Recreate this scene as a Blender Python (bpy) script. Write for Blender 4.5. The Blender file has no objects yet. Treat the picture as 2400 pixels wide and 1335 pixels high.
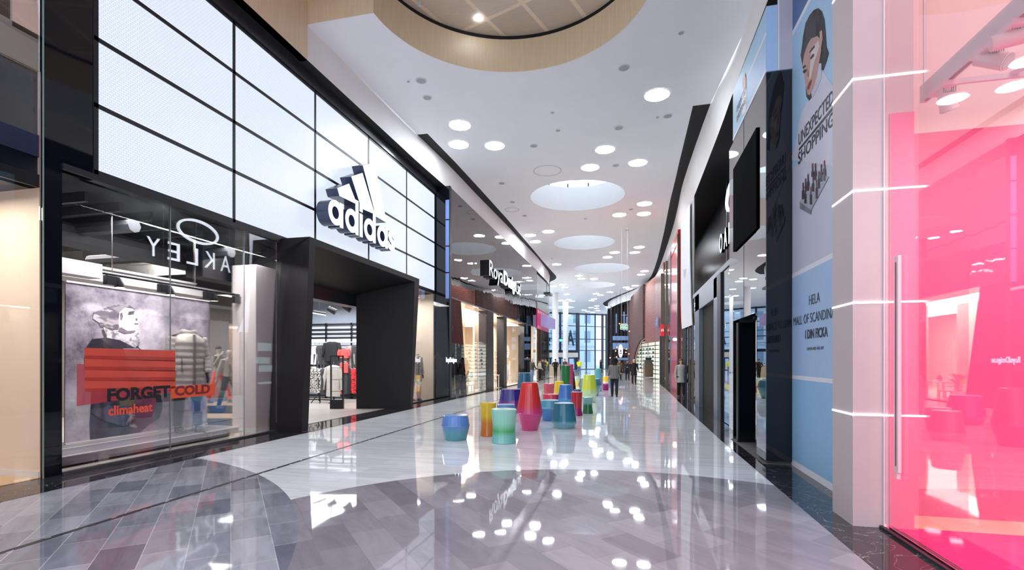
import bpy, bmesh, math, random
from mathutils import Vector, Matrix
random.seed(7)
sc = bpy.context.scene
COL = sc.collection
# ------------------------------------------------------------------ camera, world, exposure
F = 1161.0; TH = math.atan(273/1161.0); CT, ST = math.cos(TH), math.sin(TH); EYE = 1.68
cam_d = bpy.data.cameras.new('camera'); cam = bpy.data.objects.new('camera', cam_d); COL.objects.link(cam)
cam_d.sensor_fit = 'HORIZONTAL'; cam_d.sensor_width = 36; cam_d.lens = 36*F/2400
cam_d.shift_y = (843-667.5)/2400; cam_d.clip_end = 600; cam_d.clip_start = .05
cam.location = (0, 0, EYE); cam.rotation_euler = (math.pi/2, 0, TH)
sc.camera = cam
W = bpy.data.worlds.new('world'); sc.world = W; W.use_nodes = True
W.node_tree.nodes['Background'].inputs[0].default_value = (.78, .87, 1, 1)
W.node_tree.nodes['Background'].inputs[1].default_value = 1.05
vs = sc.view_settings; vs.view_transform = 'Standard'; vs.look = 'None'; vs.gamma = 1; vs.use_curve_mapping = False
vs.exposure = 1.15
KE = 2**-vs.exposure      # emission that should read the same at any exposure
LAMP_E = 60.0
SHOP = 1.4
def area(name, loc, sx, sy, power, col=(1, 1, 1), rot=(0, 0, 0)):
    l = bpy.data.lights.new(name, 'AREA'); l.shape = 'RECTANGLE'; l.size = sx; l.size_y = sy; l.energy = power*SHOP; l.color = col
    o = bpy.data.objects.new(name, l); COL.objects.link(o); o.location = loc; o.rotation_euler = rot
    return o
area('shop_light', (-8.4, 7.9, 4.12), .5, 4.0, 50, (1, .97, .96), (0, .25, 0))
area('shop_light', (-12.0, 16.5, 3.95), 4, 4, 150, (.97, .98, 1))
area('shop_light', (-12.5, 9.5, 4.2), 3, 5, 160, (1, .94, .88))
area('shop_light', (-8.9, 18.2, 4.3), .8, 2.4, 60, (1, .97, .92))
area('shop_light', (-10.0, 29.0, 4.2), 4.5, 14, 800, (1, .90, .78))
area('shop_light', (-10.5, 45.0, 5.2), 5, 7, 500, (1, .93, .82))
area('shop_light', (-8.9, 4.0, 4.0), 1.2, 1.8, 23, (1, .88, .76))
area('shop_light', (4.8, 3.2, 4.28), 3.2, 3.4, 115, (1, .95, .95))
area('shop_light', (5.2, 2.6, 8.2), 3, 3, 90, (1, .9, .87))
area('shop_light', (3.8, 55.5, 6.0), 2, 4, 260, (1, .95, .85))
# ------------------------------------------------------------------ measured points
def ray(px):
    t = (px-1200)/F; return t*CT-ST, t*ST+CT
def onZ(px, py, z):
    d = F*(z-EYE)/(843-py); a, b = ray(px); return Vector((a*d, b*d, z))
def onX(px, py, x):
    a, b = ray(px); d = x/a; return Vector((x, b*d, EYE+(843-py)*d/F))
def onY(px, py, y):
    a, b = ray(px); d = y/b; return Vector((a*d, y, EYE+(843-py)*d/F))
def onD(px, py, d):
    a, b = ray(px); return Vector((a*d, b*d, EYE+(843-py)*d/F))
# ------------------------------------------------------------------ materials
def s2l(c):
    return tuple((x/255/12.92 if x/255 <= .04045 else ((x/255+.055)/1.055)**2.4) for x in c)
MC = {}
def M(name, rgb=(200, 200, 200), rough=.5, metal=0, emis=0, spec=.5, noise=0, nscale=8, alpha=1, bump=0, coat=0, ecol=None):
    if name in MC: return MC[name]
    m = bpy.data.materials.new(name); m.use_nodes = True; nt = m.node_tree; b = nt.nodes['Principled BSDF']
    c = s2l(rgb)
    b.inputs['Base Color'].default_value = (*c, 1); b.inputs['Roughness'].default_value = rough
    b.inputs['Metallic'].default_value = metal; b.inputs['Specular IOR Level'].default_value = spec
    b.inputs['Coat Weight'].default_value = coat; b.inputs['Coat Roughness'].default_value = .03
    b.inputs['Alpha'].default_value = alpha
    if emis:
        b.inputs['Emission Color'].default_value = (*(s2l(ecol) if ecol else c), 1); b.inputs['Emission Strength'].default_value = emis*KE
    if noise or bump:
        tc = nt.nodes.new('ShaderNodeTexCoord'); n = nt.nodes.new('ShaderNodeTexNoise'); n.inputs['Scale'].default_value = nscale
        n.inputs['Detail'].default_value = 4; nt.links.new(tc.outputs['Object'], n.inputs['Vector'])
        if noise:
            r = nt.nodes.new('ShaderNodeMapRange'); r.inputs[1].default_value = .3; r.inputs[2].default_value = .7
            r.inputs[3].default_value = 1-noise; r.inputs[4].default_value = 1+noise*.4
            mx = nt.nodes.new('ShaderNodeMix'); mx.data_type = 'RGBA'; mx.blend_type = 'MULTIPLY'; mx.inputs[0].default_value = 1
            mx.inputs[6].default_value = (*c, 1); nt.links.new(n.outputs[0], r.inputs[0]); nt.links.new(r.outputs[0], mx.inputs[7])
            nt.links.new(mx.outputs[2], b.inputs['Base Color'])
        if bump:
            bp = nt.nodes.new('ShaderNodeBump'); bp.inputs['Strength'].default_value = bump; bp.inputs['Distance'].default_value = .05
            nt.links.new(n.outputs[0], bp.inputs['Height']); nt.links.new(bp.outputs[0], b.inputs['Normal'])
    MC[name] = m; return m
class NT:
    def __init__(s, m): s.t = m.node_tree; s.b = s.t.nodes['Principled BSDF']
    def n(s, typ, **k):
        x = s.t.nodes.new(typ)
        for a, v in k.items(): setattr(x, a, v)
        return x
    def l(s, a, b): s.t.links.new(a, b)
    def math(s, op, a, b=None, c=None):
        x = s.n('ShaderNodeMath', operation=op)
        for i, v in enumerate((a, b, c)):
            if v is None: continue
            if isinstance(v, (int, float)): x.inputs[i].default_value = v
            else: s.l(v, x.inputs[i])
        return x.outputs[0]
    def mix(s, f, a, b, blend='MIX'):
        x = s.n('ShaderNodeMix', data_type='RGBA', blend_type=blend)
        for i, v in ((0, f), (6, a), (7, b)):
            if isinstance(v, (int, float)): x.inputs[i].default_value = v
            elif isinstance(v, tuple): x.inputs[i].default_value = (*v, 1) if len(v) == 3 else v
            else: s.l(v, x.inputs[i])
        return x.outputs[2]
def new(name, **k):
    return M(name, **k)
def glass(name, tint=(1, 1, 1), refl=1.0, gcol=(1, 1, 1)):
    if name in MC: return MC[name]
    m = bpy.data.materials.new(name); m.use_nodes = True; q = NT(m); t = m.node_tree
    t.nodes.remove(q.b); out = t.nodes['Material Output']
    tr = q.n('ShaderNodeBsdfTransparent'); tr.inputs[0].default_value = (*tint, 1)
    gl = q.n('ShaderNodeBsdfGlossy'); gl.inputs['Roughness'].default_value = .005; gl.inputs[0].default_value = (*gcol, 1)
    fr = q.n('ShaderNodeFresnel'); fr.inputs[0].default_value = 1.5
    f = q.math('MULTIPLY', fr.outputs[0], refl); f = q.math('MINIMUM', f, .9)
    mx = q.n('ShaderNodeMixShader'); q.l(f, mx.inputs[0]); q.l(tr.outputs[0], mx.inputs[1]); q.l(gl.outputs[0], mx.inputs[2])
    q.l(mx.outputs[0], out.inputs[0]); MC[name] = m; return m
def floor_mat():
    m = bpy.data.materials.new('marble_floor'); m.use_nodes = True; q = NT(m)
    geo = q.n('ShaderNodeNewGeometry'); sep = q.n('ShaderNodeSeparateXYZ'); q.l(geo.outputs['Position'], sep.inputs[0])
    X, Y = sep.outputs[0], sep.outputs[1]
    def disc(cx, cy, r):
        dx = q.math('SUBTRACT', X, cx); dy = q.math('SUBTRACT', Y, cy)
        return q.math('LESS_THAN', q.math('SQRT', q.math('ADD', q.math('MULTIPLY', dx, dx), q.math('MULTIPLY', dy, dy))), r)
    dark = disc(-8.927, .15, 7.08); light = disc(.011, 3.31, 4.39)
    def tiles(ang, w, h, c1, c2, mort, ms=.004, off=.5):
        mp = q.n('ShaderNodeMapping'); mp.inputs['Rotation'].default_value = (0, 0, ang); q.l(geo.outputs['Position'], mp.inputs[0])
        b = q.n('ShaderNodeTexBrick'); b.offset = off; b.inputs['Scale'].default_value = 1
        b.inputs['Brick Width'].default_value = w; b.inputs['Row Height'].default_value = h; b.inputs['Mortar Size'].default_value = ms
        b.inputs['Color1'].default_value = (*c1, 1); b.inputs['Color2'].default_value = (*c2, 1); b.inputs['Mortar'].default_value = (*mort, 1)
        b.inputs['Mortar Smooth'].default_value = .2
        q.l(mp.outputs[0], b.inputs['Vector']); return b.outputs[0], mp.outputs[0]
    A = math.radians(-132.8)
    td, vd = tiles(A, .66, .335, s2l((112, 115, 127)), s2l((164, 166, 174)), s2l((190, 190, 195)))
    tl, vl = tiles(A, .66, .335, s2l((134, 131, 139)), s2l((162, 159, 166)), s2l((140, 137, 144)), .003)
    tw, vw = tiles(0, 1.3, .32, s2l((222, 225, 228)), s2l((238, 241, 243)), s2l((212, 214, 216)), .002)
    def veins(vec, sx, sy):
        mp = q.n('ShaderNodeMapping'); mp.inputs['Scale'].default_value = (sx, sy, 1); q.l(vec, mp.inputs[0])
        n = q.n('ShaderNodeTexNoise'); n.inputs['Scale'].default_value = 1; n.inputs['Detail'].default_value = 7
        n.inputs['Roughness'].default_value = .62; n.inputs['Distortion'].default_value = 1.2; q.l(mp.outputs[0], n.inputs['Vector'])
        r = q.n('ShaderNodeMapRange'); r.inputs[1].default_value = .35; r.inputs[2].default_value = .6; r.inputs[3].default_value = .80; r.inputs[4].default_value = 1.06
        q.l(n.outputs[0], r.inputs[0]); return r.outputs[0]
    td = q.mix(1.0, td, veins(vd, 1.2, 4), 'MULTIPLY'); tl = q.mix(.6, tl, veins(vl, 1.2, 4), 'MULTIPLY'); tw = q.mix(.7, tw, veins(vw, 1.0, 9), 'MULTIPLY')
    c = q.mix(light, tw, tl); c = q.mix(dark, c, td)
    q.l(c, q.b.inputs['Base Color']); q.b.inputs['Roughness'].default_value = .035; q.b.inputs['Specular IOR Level'].default_value = .38
    n = q.n('ShaderNodeTexNoise'); n.inputs['Scale'].default_value = 2.2; n.inputs['Detail'].default_value = 1
    q.l(geo.outputs['Position'], n.inputs['Vector'])
    bp = q.n('ShaderNodeBump'); bp.inputs['Strength'].default_value = .05; bp.inputs['Distance'].default_value = .02
    q.l(n.outputs[0], bp.inputs['Height']); q.l(bp.outputs[0], q.b.inputs['Normal'])
    return m
def granite_mat():
    m = bpy.data.materials.new('black_marble'); m.use_nodes = True; q = NT(m)
    geo = q.n('ShaderNodeNewGeometry')
    n = q.n('ShaderNodeTexNoise'); n.inputs['Scale'].default_value = 1.6; n.inputs['Detail'].default_value = 9; n.inputs['Distortion'].default_value = 2.5
    q.l(geo.outputs['Position'], n.inputs['Vector'])
    d = q.math('ABSOLUTE', q.math('SUBTRACT', n.outputs[0], .5)); f = q.math('LESS_THAN', d, .0045)
    b = q.n('ShaderNodeTexBrick'); b.inputs['Scale'].default_value = 1; b.inputs['Brick Width'].default_value = .6; b.inputs['Row Height'].default_value = .6
    b.inputs['Mortar Size'].default_value = .003; b.inputs['Color1'].default_value = (*s2l((34, 33, 38)), 1); b.inputs['Color2'].default_value = (*s2l((48, 47, 53)), 1)
    b.inputs['Mortar'].default_value = (*s2l((15, 15, 16)), 1); q.l(geo.outputs['Position'], b.inputs['Vector'])
    c = q.mix(q.math('MULTIPLY', f, .5), b.outputs[0], s2l((170, 168, 170))); q.l(c, q.b.inputs['Base Color'])
    q.b.inputs['Roughness'].default_value = .04; q.b.inputs['Specular IOR Level'].default_value = .6
    return m
def wood_mat(name, base, dark, tile=False):
    m = bpy.data.materials.new(name); m.use_nodes = True; q = NT(m)
    geo = q.n('ShaderNodeNewGeometry'); mp = q.n('ShaderNodeMapping')
    mp.inputs['Scale'].default_value = (22, 22, 1.2) if not tile else (3, 22, 1)
    q.l(geo.outputs['Position'], mp.inputs[0]); n = q.n('ShaderNodeTexNoise'); n.inputs['Scale'].default_value = 1; n.inputs['Detail'].default_value = 6
    n.inputs['Distortion'].default_value = .6
    q.l(mp.outputs[0], n.inputs['Vector']); c = q.mix(n.outputs[0], s2l(dark), s2l(base))
    if tile:
        mr = q.n('ShaderNodeMapping'); mr.inputs['Rotation'].default_value = (0, 0, .35); q.l(geo.outputs['Position'], mr.inputs[0])
        b = q.n('ShaderNodeTexBrick'); b.offset = 0; b.inputs['Scale'].default_value = 1; b.inputs['Brick Width'].default_value = 1.15; b.inputs['Row Height'].default_value = 2.2
        b.inputs['Mortar Size'].default_value = .06; b.inputs['Color1'].default_value = (.85, .85, .85, 1); b.inputs['Color2'].default_value = (1, 1, 1, 1)
        b.inputs['Mortar'].default_value = (1.25, 1.22, 1.15, 1); q.l(mr.outputs[0], b.inputs['Vector'])
        c = q.mix(1.0, c, b.outputs[0], 'MULTIPLY')
    q.l(c, q.b.inputs['Base Color']); q.b.inputs['Roughness'].default_value = .42
    return m
def led_mat():
    m = bpy.data.materials.new('led_mesh_screen'); m.use_nodes = True; q = NT(m)
    geo = q.n('ShaderNodeNewGeometry'); sp = q.n('ShaderNodeSeparateXYZ'); q.l(geo.outputs['Position'], sp.inputs[0])
    cb = q.n('ShaderNodeCombineXYZ'); q.l(sp.outputs[1], cb.inputs[0]); q.l(sp.outputs[2], cb.inputs[1])
    b = q.n('ShaderNodeTexBrick'); b.inputs['Scale'].default_value = 1; b.inputs['Brick Width'].default_value = .062; b.inputs['Row Height'].default_value = .040
    b.inputs['Mortar Size'].default_value = .0032; b.inputs['Mortar Smooth'].default_value = .6
    b.inputs['Color1'].default_value = (.80, .87, .98, 1); b.inputs['Color2'].default_value = (.76, .85, .98, 1); b.inputs['Mortar'].default_value = (.40, .46, .58, 1)
    q.l(cb.outputs[0], b.inputs['Vector']); q.l(b.outputs[0], q.b.inputs['Emission Color'])
    q.b.inputs['Emission Strength'].default_value = 1.0*KE; q.b.inputs['Base Color'].default_value = (.1, .1, .12, 1); q.b.inputs['Roughness'].default_value = .3
    return m
def mirror_mat(name, rgb, rough=.01, wav=.0, ws=.5):
    m = M(name, rgb, rough, 1)
    q = NT(m)
    if wav:
        geo = q.n('ShaderNodeNewGeometry'); mp = q.n('ShaderNodeMapping'); mp.inputs['Scale'].default_value = (1, 1, .35); q.l(geo.outputs['Position'], mp.inputs[0])
        n = q.n('ShaderNodeTexNoise'); n.inputs['Scale'].default_value = ws; n.inputs['Detail'].default_value = 1; q.l(mp.outputs[0], n.inputs['Vector'])
        bp = q.n('ShaderNodeBump'); bp.inputs['Strength'].default_value = wav; bp.inputs['Distance'].default_value = .1
        q.l(n.outputs[0], bp.inputs['Height']); q.l(bp.outputs[0], q.b.inputs['Normal'])
    return m
def pattern_mat(name, c1, c2, scale, thr=.5, rough=.7, sc3=(1, 1, 1), soft=.04, detail=5):
    if name in MC: return MC[name]
    m = bpy.data.materials.new(name); m.use_nodes = True; q = NT(m)
    tc = q.n('ShaderNodeTexCoord'); mp = q.n('ShaderNodeMapping'); mp.inputs['Scale'].default_value = sc3; q.l(tc.outputs['Object'], mp.inputs[0])
    n = q.n('ShaderNodeTexNoise'); n.inputs['Scale'].default_value = scale; n.inputs['Detail'].default_value = detail; q.l(mp.outputs[0], n.inputs['Vector'])
    r = q.n('ShaderNodeMapRange'); r.inputs[1].default_value = thr-soft; r.inputs[2].default_value = thr+soft; q.l(n.outputs[0], r.inputs[0])
    q.l(q.mix(r.outputs[0], s2l(c1), s2l(c2)), q.b.inputs['Base Color']); q.b.inputs['Roughness'].default_value = rough
    MC[name] = m; return m
def brick_mat(name, c1, c2, mo, w, h, ms, axis='YZ', rough=.7):
    m = bpy.data.materials.new(name); m.use_nodes = True; q = NT(m)
    geo = q.n('ShaderNodeNewGeometry'); sp = q.n('ShaderNodeSeparateXYZ'); q.l(geo.outputs['Position'], sp.inputs[0])
    cb = q.n('ShaderNodeCombineXYZ'); q.l(sp.outputs['XYZ'.index(axis[0])], cb.inputs[0]); q.l(sp.outputs[2], cb.inputs[1])
    b = q.n('ShaderNodeTexBrick'); b.inputs['Scale'].default_value = 1; b.inputs['Brick Width'].default_value = w; b.inputs['Row Height'].default_value = h
    b.inputs['Mortar Size'].default_value = ms; b.inputs['Color1'].default_value = (*s2l(c1), 1); b.inputs['Color2'].default_value = (*s2l(c2), 1); b.inputs['Mortar'].default_value = (*s2l(mo), 1)
    q.l(cb.outputs[0], b.inputs['Vector']); q.l(b.outputs[0], q.b.inputs['Base Color']); q.b.inputs['Roughness'].default_value = rough
    return m
def grad_mat(name, stops, h, rough=.22):
    m = bpy.data.materials.new(name); m.use_nodes = True; q = NT(m)
    tc = q.n('ShaderNodeTexCoord'); sp = q.n('ShaderNodeSeparateXYZ'); q.l(tc.outputs['Object'], sp.inputs[0])
    z = q.math('DIVIDE', sp.outputs[2], h); r = q.n('ShaderNodeValToRGB'); q.l(z, r.inputs[0])
    e = r.color_ramp.elements
    while len(e) < len(stops): e.new(.5)
    for i, (p, c) in enumerate(stops): e[i].position = p; e[i].color = (*s2l(c), 1)
    q.l(r.outputs[0], q.b.inputs['Base Color']); q.b.inputs['Roughness'].default_value = rough; q.b.inputs['Coat Weight'].default_value = .4
    q.b.inputs['Coat Roughness'].default_value = .05
    return m
white_paint = M('white_paint', (222, 222, 222), .55, noise=.02, nscale=2)
ceil_paint = M('ceiling_paint', (247, 247, 249), .7, noise=.02, nscale=1)
bulk_paint = M('bulkhead_paint', (238, 235, 233), .6, noise=.02, nscale=1)
black_gloss = M('black_gloss', (14, 16, 24), .03, spec=.55, noise=.05)
black_satin = M('black_satin', (24, 24, 27), .3, noise=.1, nscale=3)
black_metal = M('black_metal', (22, 24, 31), .4, noise=.1)
shadow_gap = M('dark_recess', (20, 19, 20), .8, noise=.1)
steel = M('brushed_steel', (170, 172, 176), .25, 1, noise=.1, nscale=40)
grey_metal = M('grey_metal_trim', (120, 122, 128), .3, .8, noise=.08)
cream = M('cream_wall', (228, 214, 196), .6, noise=.02, nscale=2)
pale = M('pale_shop_wall', (232, 214, 208), .6, noise=.02, nscale=2)
pink = M('hot_pink_paint', (230, 92, 142), .5, noise=.03, nscale=1.5)
store_grey = M('concrete_floor', (176, 170, 164), .3, noise=.08, nscale=2)
glass_clear = glass('clear_glass', (1, 1, 1), .62)
glass_dark = glass('tinted_glass', (.55, .6, .62), 1.6)
mirror_grey = mirror_mat('grey_mirror', (122, 118, 118), .008, .12, .9)
mirror_clear = mirror_mat('clear_mirror', (158, 154, 152), .006)
mirror_dark = mirror_mat('dark_mirror', (62, 66, 78), .01, .2, 1.2)
mirror_warm = mirror_mat('bronze_mirror', (176, 158, 145), .05, .35, .8)
lamp_em = M('lamp_glow', (240, 247, 255), .5, emis=LAMP_E)
line_em = M('light_line_glow', (255, 255, 255), .5, emis=1.6)
sign_em = M('sign_face_glow', (240, 246, 255), .5, emis=1.6)
wood = wood_mat('light_oak', (238, 220, 188), (216, 194, 158))
wood_tile = wood_mat('oak_tile', (228, 212, 192), (204, 188, 168), True)
# ------------------------------------------------------------------ mesh helpers
class MB:
    def __init__(s): s.v = []; s.f = []
    def add(s, vs, fs):
        k = len(s.v); s.v += [tuple(v) for v in vs]; s.f += [tuple(i+k for i in f) for f in fs]; return s
    def box(s, x0, x1, y0, y1, z0, z1):
        if x0 > x1: x0, x1 = x1, x0
        if y0 > y1: y0, y1 = y1, y0
        if z0 > z1: z0, z1 = z1, z0
        return s.add([(x0, y0, z0), (x1, y0, z0), (x1, y1, z0), (x0, y1, z0), (x0, y0, z1), (x1, y0, z1), (x1, y1, z1), (x0, y1, z1)],
                     [(0, 3, 2, 1), (4, 5, 6, 7), (0, 1, 5, 4), (1, 2, 6, 5), (2, 3, 7, 6), (3, 0, 4, 7)])
    def prism(s, pts, off):       # polygon pts extruded by vector off
        n = len(pts); off = Vector(off); a = [Vector(p) for p in pts]
        nrm = sum(((a[i]-a[0]).cross(a[(i+1) % n]-a[0]) for i in range(n)), Vector())
        if nrm.dot(off) > 0: a = a[::-1]
        return s.add(a+[p+off for p in a], [tuple(range(n)), tuple(range(2*n-1, n-1, -1))]+[(i, i+n, (i+1) % n+n, (i+1) % n) for i in range(n)])
    def tube(s, pts, rad, seg=8, cap=True):
        pts = [Vector(p) for p in pts]; rad = rad if isinstance(rad, (list, tuple)) else [rad]*len(pts)
        rings = []
        for i, p in enumerate(pts):
            d = (pts[min(i+1, len(pts)-1)]-pts[max(i-1, 0)]).normalized()
            u = d.cross(Vector((0, 0, 1)));
            if u.length < .1: u = Vector((1, 0, 0))
            u.normalize(); w = u.cross(d); r = rad[i]
            rx, ry = r if isinstance(r, tuple) else (r, r)
            rings.append([p+u*math.cos(2*math.pi*k/seg)*rx+w*math.sin(2*math.pi*k/seg)*ry for k in range(seg)])
        return s.rings(rings, cap)
    def rings(s, rings, cap=True):
        n = len(rings[0]); vs = [v for r in rings for v in r]; fs = []
        for i in range(len(rings)-1):
            for k in range(n):
                a, b = i*n+k, i*n+(k+1) % n; fs.append((a, b, b+n, a+n))
        if cap: fs += [tuple(range(n-1, -1, -1)), tuple(range(len(vs)-n, len(vs)))]
        return s.add(vs, fs)
    def lathe(s, prof, seg=32, c=(0, 0, 0), cap=True):
        return s.rings([[(c[0]+r*math.cos(2*math.pi*k/seg), c[1]+r*math.sin(2*math.pi*k/seg), c[2]+z) for k in range(seg)] for r, z in prof], cap)
    def ball(s, c, rx, ry=None, rz=None, seg=12):
        ry = ry or rx; rz = rz or rx; n = seg//2+1
        prof = [(max(.02, math.sin(math.pi*i/n)), -math.cos(math.pi*i/n)) for i in range(n+1)]
        return s.rings([[(c[0]+rx*r*math.cos(2*math.pi*k/seg), c[1]+ry*r*math.sin(2*math.pi*k/seg), c[2]+rz*z) for k in range(seg)] for r, z in prof])
    def quad(s, *p): return s.add(p, [tuple(range(len(p)))])
    def strip(s, A, B):          # two polylines
        n = len(A); return s.add(list(A)+list(B), [(i, i+1, n+i+1, n+i) for i in range(n-1)])
    def build(s, name, mat, parent=None, smooth=False, local=False, bevel=0):
        me = bpy.data.meshes.new(name)
        off = Vector() if (parent is None or local) else wloc(parent)
        me.from_pydata([Vector(v)-off for v in s.v], [], s.f); me.update()
        bm = bmesh.new(); bm.from_mesh(me); bmesh.ops.recalc_face_normals(bm, faces=bm.faces); bm.to_mesh(me); bm.free()
        me.materials.append(mat)
        if smooth: me.polygons.foreach_set('use_smooth', [True]*len(me.polygons)); me.set_sharp_from_angle(angle=math.radians(40))
        o = bpy.data.objects.new(name, me); COL.objects.link(o)
        if parent is not None: o.parent = parent
        if bevel:
            b = o.modifiers.new('bevel', 'BEVEL'); b.width = bevel; b.segments = 2; b.limit_method = 'ANGLE'
        return o
def wloc(o):
    v = Vector()
    while o is not None: v += Vector(o.location); o = o.parent
    return v
def tag(o, label=None, cat=None, group=None, kind=None):
    if label: o['label'] = label
    if cat: o['category'] = cat
    if group: o['group'] = group
    if kind: o['kind'] = kind
    return o
def thing(name, loc, label, cat, group=None, rz=0):
    o = bpy.data.objects.new(name, None); COL.objects.link(o); o.location = loc; o.rotation_euler = (0, 0, rz); o.empty_display_size = .1
    return tag(o, label, cat, group)
def struct(name, mb, mat, **k):
    return tag(mb.build(name, mat, **k), kind='structure')
def copy_tree(o, parent=None):
    c = o.copy(); COL.objects.link(c); c.parent = parent
    for ch in [x for x in KIDS.get(o.name, [])] or list(o.children): copy_tree(ch, c)
    return c
KIDS = {}
def box(*a): return MB().box(*a)
def curve_mesh(cu):
    o = bpy.data.objects.new('t', cu); COL.objects.link(o); dg = bpy.context.evaluated_depsgraph_get(); dg.update()
    me = bpy.data.meshes.new_from_object(o.evaluated_get(dg)); bpy.data.objects.remove(o); return me
def fill2d(loops):               # outline + holes -> (verts2d, faces)
    cu = bpy.data.curves.new('c', 'CURVE'); cu.dimensions = '2D'; cu.fill_mode = 'BOTH'
    for lp in loops:
        s = cu.splines.new('POLY'); s.points.add(len(lp)-1); s.use_cyclic_u = True
        for p, q in zip(s.points, lp): p.co = (q[0], q[1], 0, 1)
    me = curve_mesh(cu); r = [tuple(v.co) for v in me.vertices], [tuple(f.vertices) for f in me.polygons]
    bpy.data.meshes.remove(me); bpy.data.curves.remove(cu); return r
def plate(loops, org, u, v, depth=0.0):   # filled outline mapped to a plane, with thickness
    cu = bpy.data.curves.new('c', 'CURVE'); cu.dimensions = '2D'; cu.fill_mode = 'BOTH'; cu.extrude = depth/2
    for lp in loops:
        s = cu.splines.new('POLY'); s.points.add(len(lp)-1); s.use_cyclic_u = True
        for p, q in zip(s.points, lp): p.co = (q[0], q[1], 0, 1)
    me = curve_mesh(cu); u = Vector(u); v = Vector(v); n = u.cross(v); org = Vector(org)
    mb = MB().add([org+u*c.co[0]+v*c.co[1]+n*(c.co[2]+depth/2) for c in me.vertices], [tuple(f.vertices) for f in me.polygons])
    bpy.data.meshes.remove(me); bpy.data.curves.remove(cu); return mb
def text_mb(s, org, u, v, w, h, depth=.01, bold=0.0, shear=0.0):  # fits the text in a box w x h whose lower left is org; face towards u x v
    cu = bpy.data.curves.new('txt', 'FONT'); cu.body = s; cu.extrude = .05; cu.offset = bold; cu.resolution_u = 3; cu.shear = shear
    me = curve_mesh(cu); xs = [a.co[0] for a in me.vertices]; ys = [a.co[1] for a in me.vertices]
    x0, x1, y0, y1 = min(xs), max(xs), min(ys), max(ys); u = Vector(u); v = Vector(v); n = u.cross(v); org = Vector(org)
    mb = MB().add([org+u*((a.co[0]-x0)/(x1-x0)*w)+v*((a.co[1]-y0)/(y1-y0)*h)+n*((a.co[2]+.05)/.1*depth) for a in me.vertices],
                  [tuple(f.vertices) for f in me.polygons])
    bpy.data.meshes.remove(me); bpy.data.curves.remove(cu); return mb
def circle(cx, cy, r, n=64, a0=0, a1=2*math.pi):
    return [(cx+r*math.cos(a0+(a1-a0)*i/n), cy+r*math.sin(a0+(a1-a0)*i/n)) for i in range(n)]
RU, LU, UP = (0, -1, 0), (0, 1, 0), (0, 0, 1)    # reading direction on the right / left walls
# ------------------------------------------------------------------ floor
FM = floor_mat(); GM = granite_mat()
struct('floor', MB().quad((-30, -8, 0), (8, -8, 0), (8, 100, 0), (-30, 100, 0)), FM)
RB = [(1.94, -6), (1.92, 4.5), (1.88, 11), (1.95, 20), (2.07, 26.4), (2.16, 40), (1.83, 50.5), (1.3, 57.5), (-.2, 63), (-1.8, 68.5), (-3.0, 78), (-3.1, 90)]
RBo = [(6, y) for x, y in RB]
struct('trim_1', MB().strip([(x, y, .003) for x, y in RB], [(x, y, .003) for x, y in RBo]), GM)
struct('trim_2', MB().strip([(-7.22, -6, .003), (-7.22, 20, .003), (-6.95, 30, .003), (-6.95, 48, .003)], [(-9.1, -6, .003), (-9.1, 20, .003), (-9.1, 30, .003), (-9.1, 48, .003)]), GM)
m = MB()
for k in range(60):
    y = -2+k*.62*1.0
    m.box(-5.345, -5.325, y, y+.56, .0, .004); m.box(-5.305, -5.290, y+.3, y+.86, .0, .004)
struct('trim_3', m, M('slot_metal', (88, 92, 98), .25, .9, noise=.1))
struct('trim_4', box(-5.324, -5.306, -2, 36, .0, .0025), M('slot_gap', (60, 60, 62), .6, noise=.1))
# ------------------------------------------------------------------ ceiling with holes
HOLES = [(-2.55, 25.35, 2.38), (-3.07, 35.47, 2.14), (-2.39, 45.69, 2.48), (-3.61, 55.74, 2.2), (-10.7, 78.2, 2.45)]
RI = [(2.857, 4), (2.857, 13.54), (2.592, 17.148), (2.055, 17.161), (2.082, 21.92), (2.106, 23.95), (2.12, 27), (2.245, 33.3), (2.30, 38), (2.33, 42.5), (2.30, 47), (2.189, 51.4),
      (1.95, 54.4), (1.597, 56.8), (.95, 59.2), (.05, 61.5), (-1.3, 65.2), (-2.4, 68.4), (-2.95, 70.5), (-3.5, 72.8), (-3.72, 74.6), (-3.72, 76.6), (-3.5, 78.5)]
LI = [(-7.78, 10.8), (-7.6, 17.02), (-7.2, 17.03), (-7.1, 19.8), (-7.04, 23.2), (-6.98, 28.4), (-7.0, 35.3), (-7.03, 42), (-7.0, 46.5), (-6.98, 48.6), (-7.12, 50), (-7.45, 51.2), (-8.2, 52.6)]
drum = [(-2.67+3.28*math.cos(a), 10.705+3.28*math.sin(a)) for a in [math.pi*.5*i/20 + 0 for i in range(-20, 0)]]
arc = [(-2.67+3.28*math.cos(a), 10.705+3.28*math.sin(a)) for a in [math.radians(t) for t in range(-90, 179, 4)]]
arc = [p for p in arc if not (p[0] < -5.9 and p[1] < 10.8)]
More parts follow.
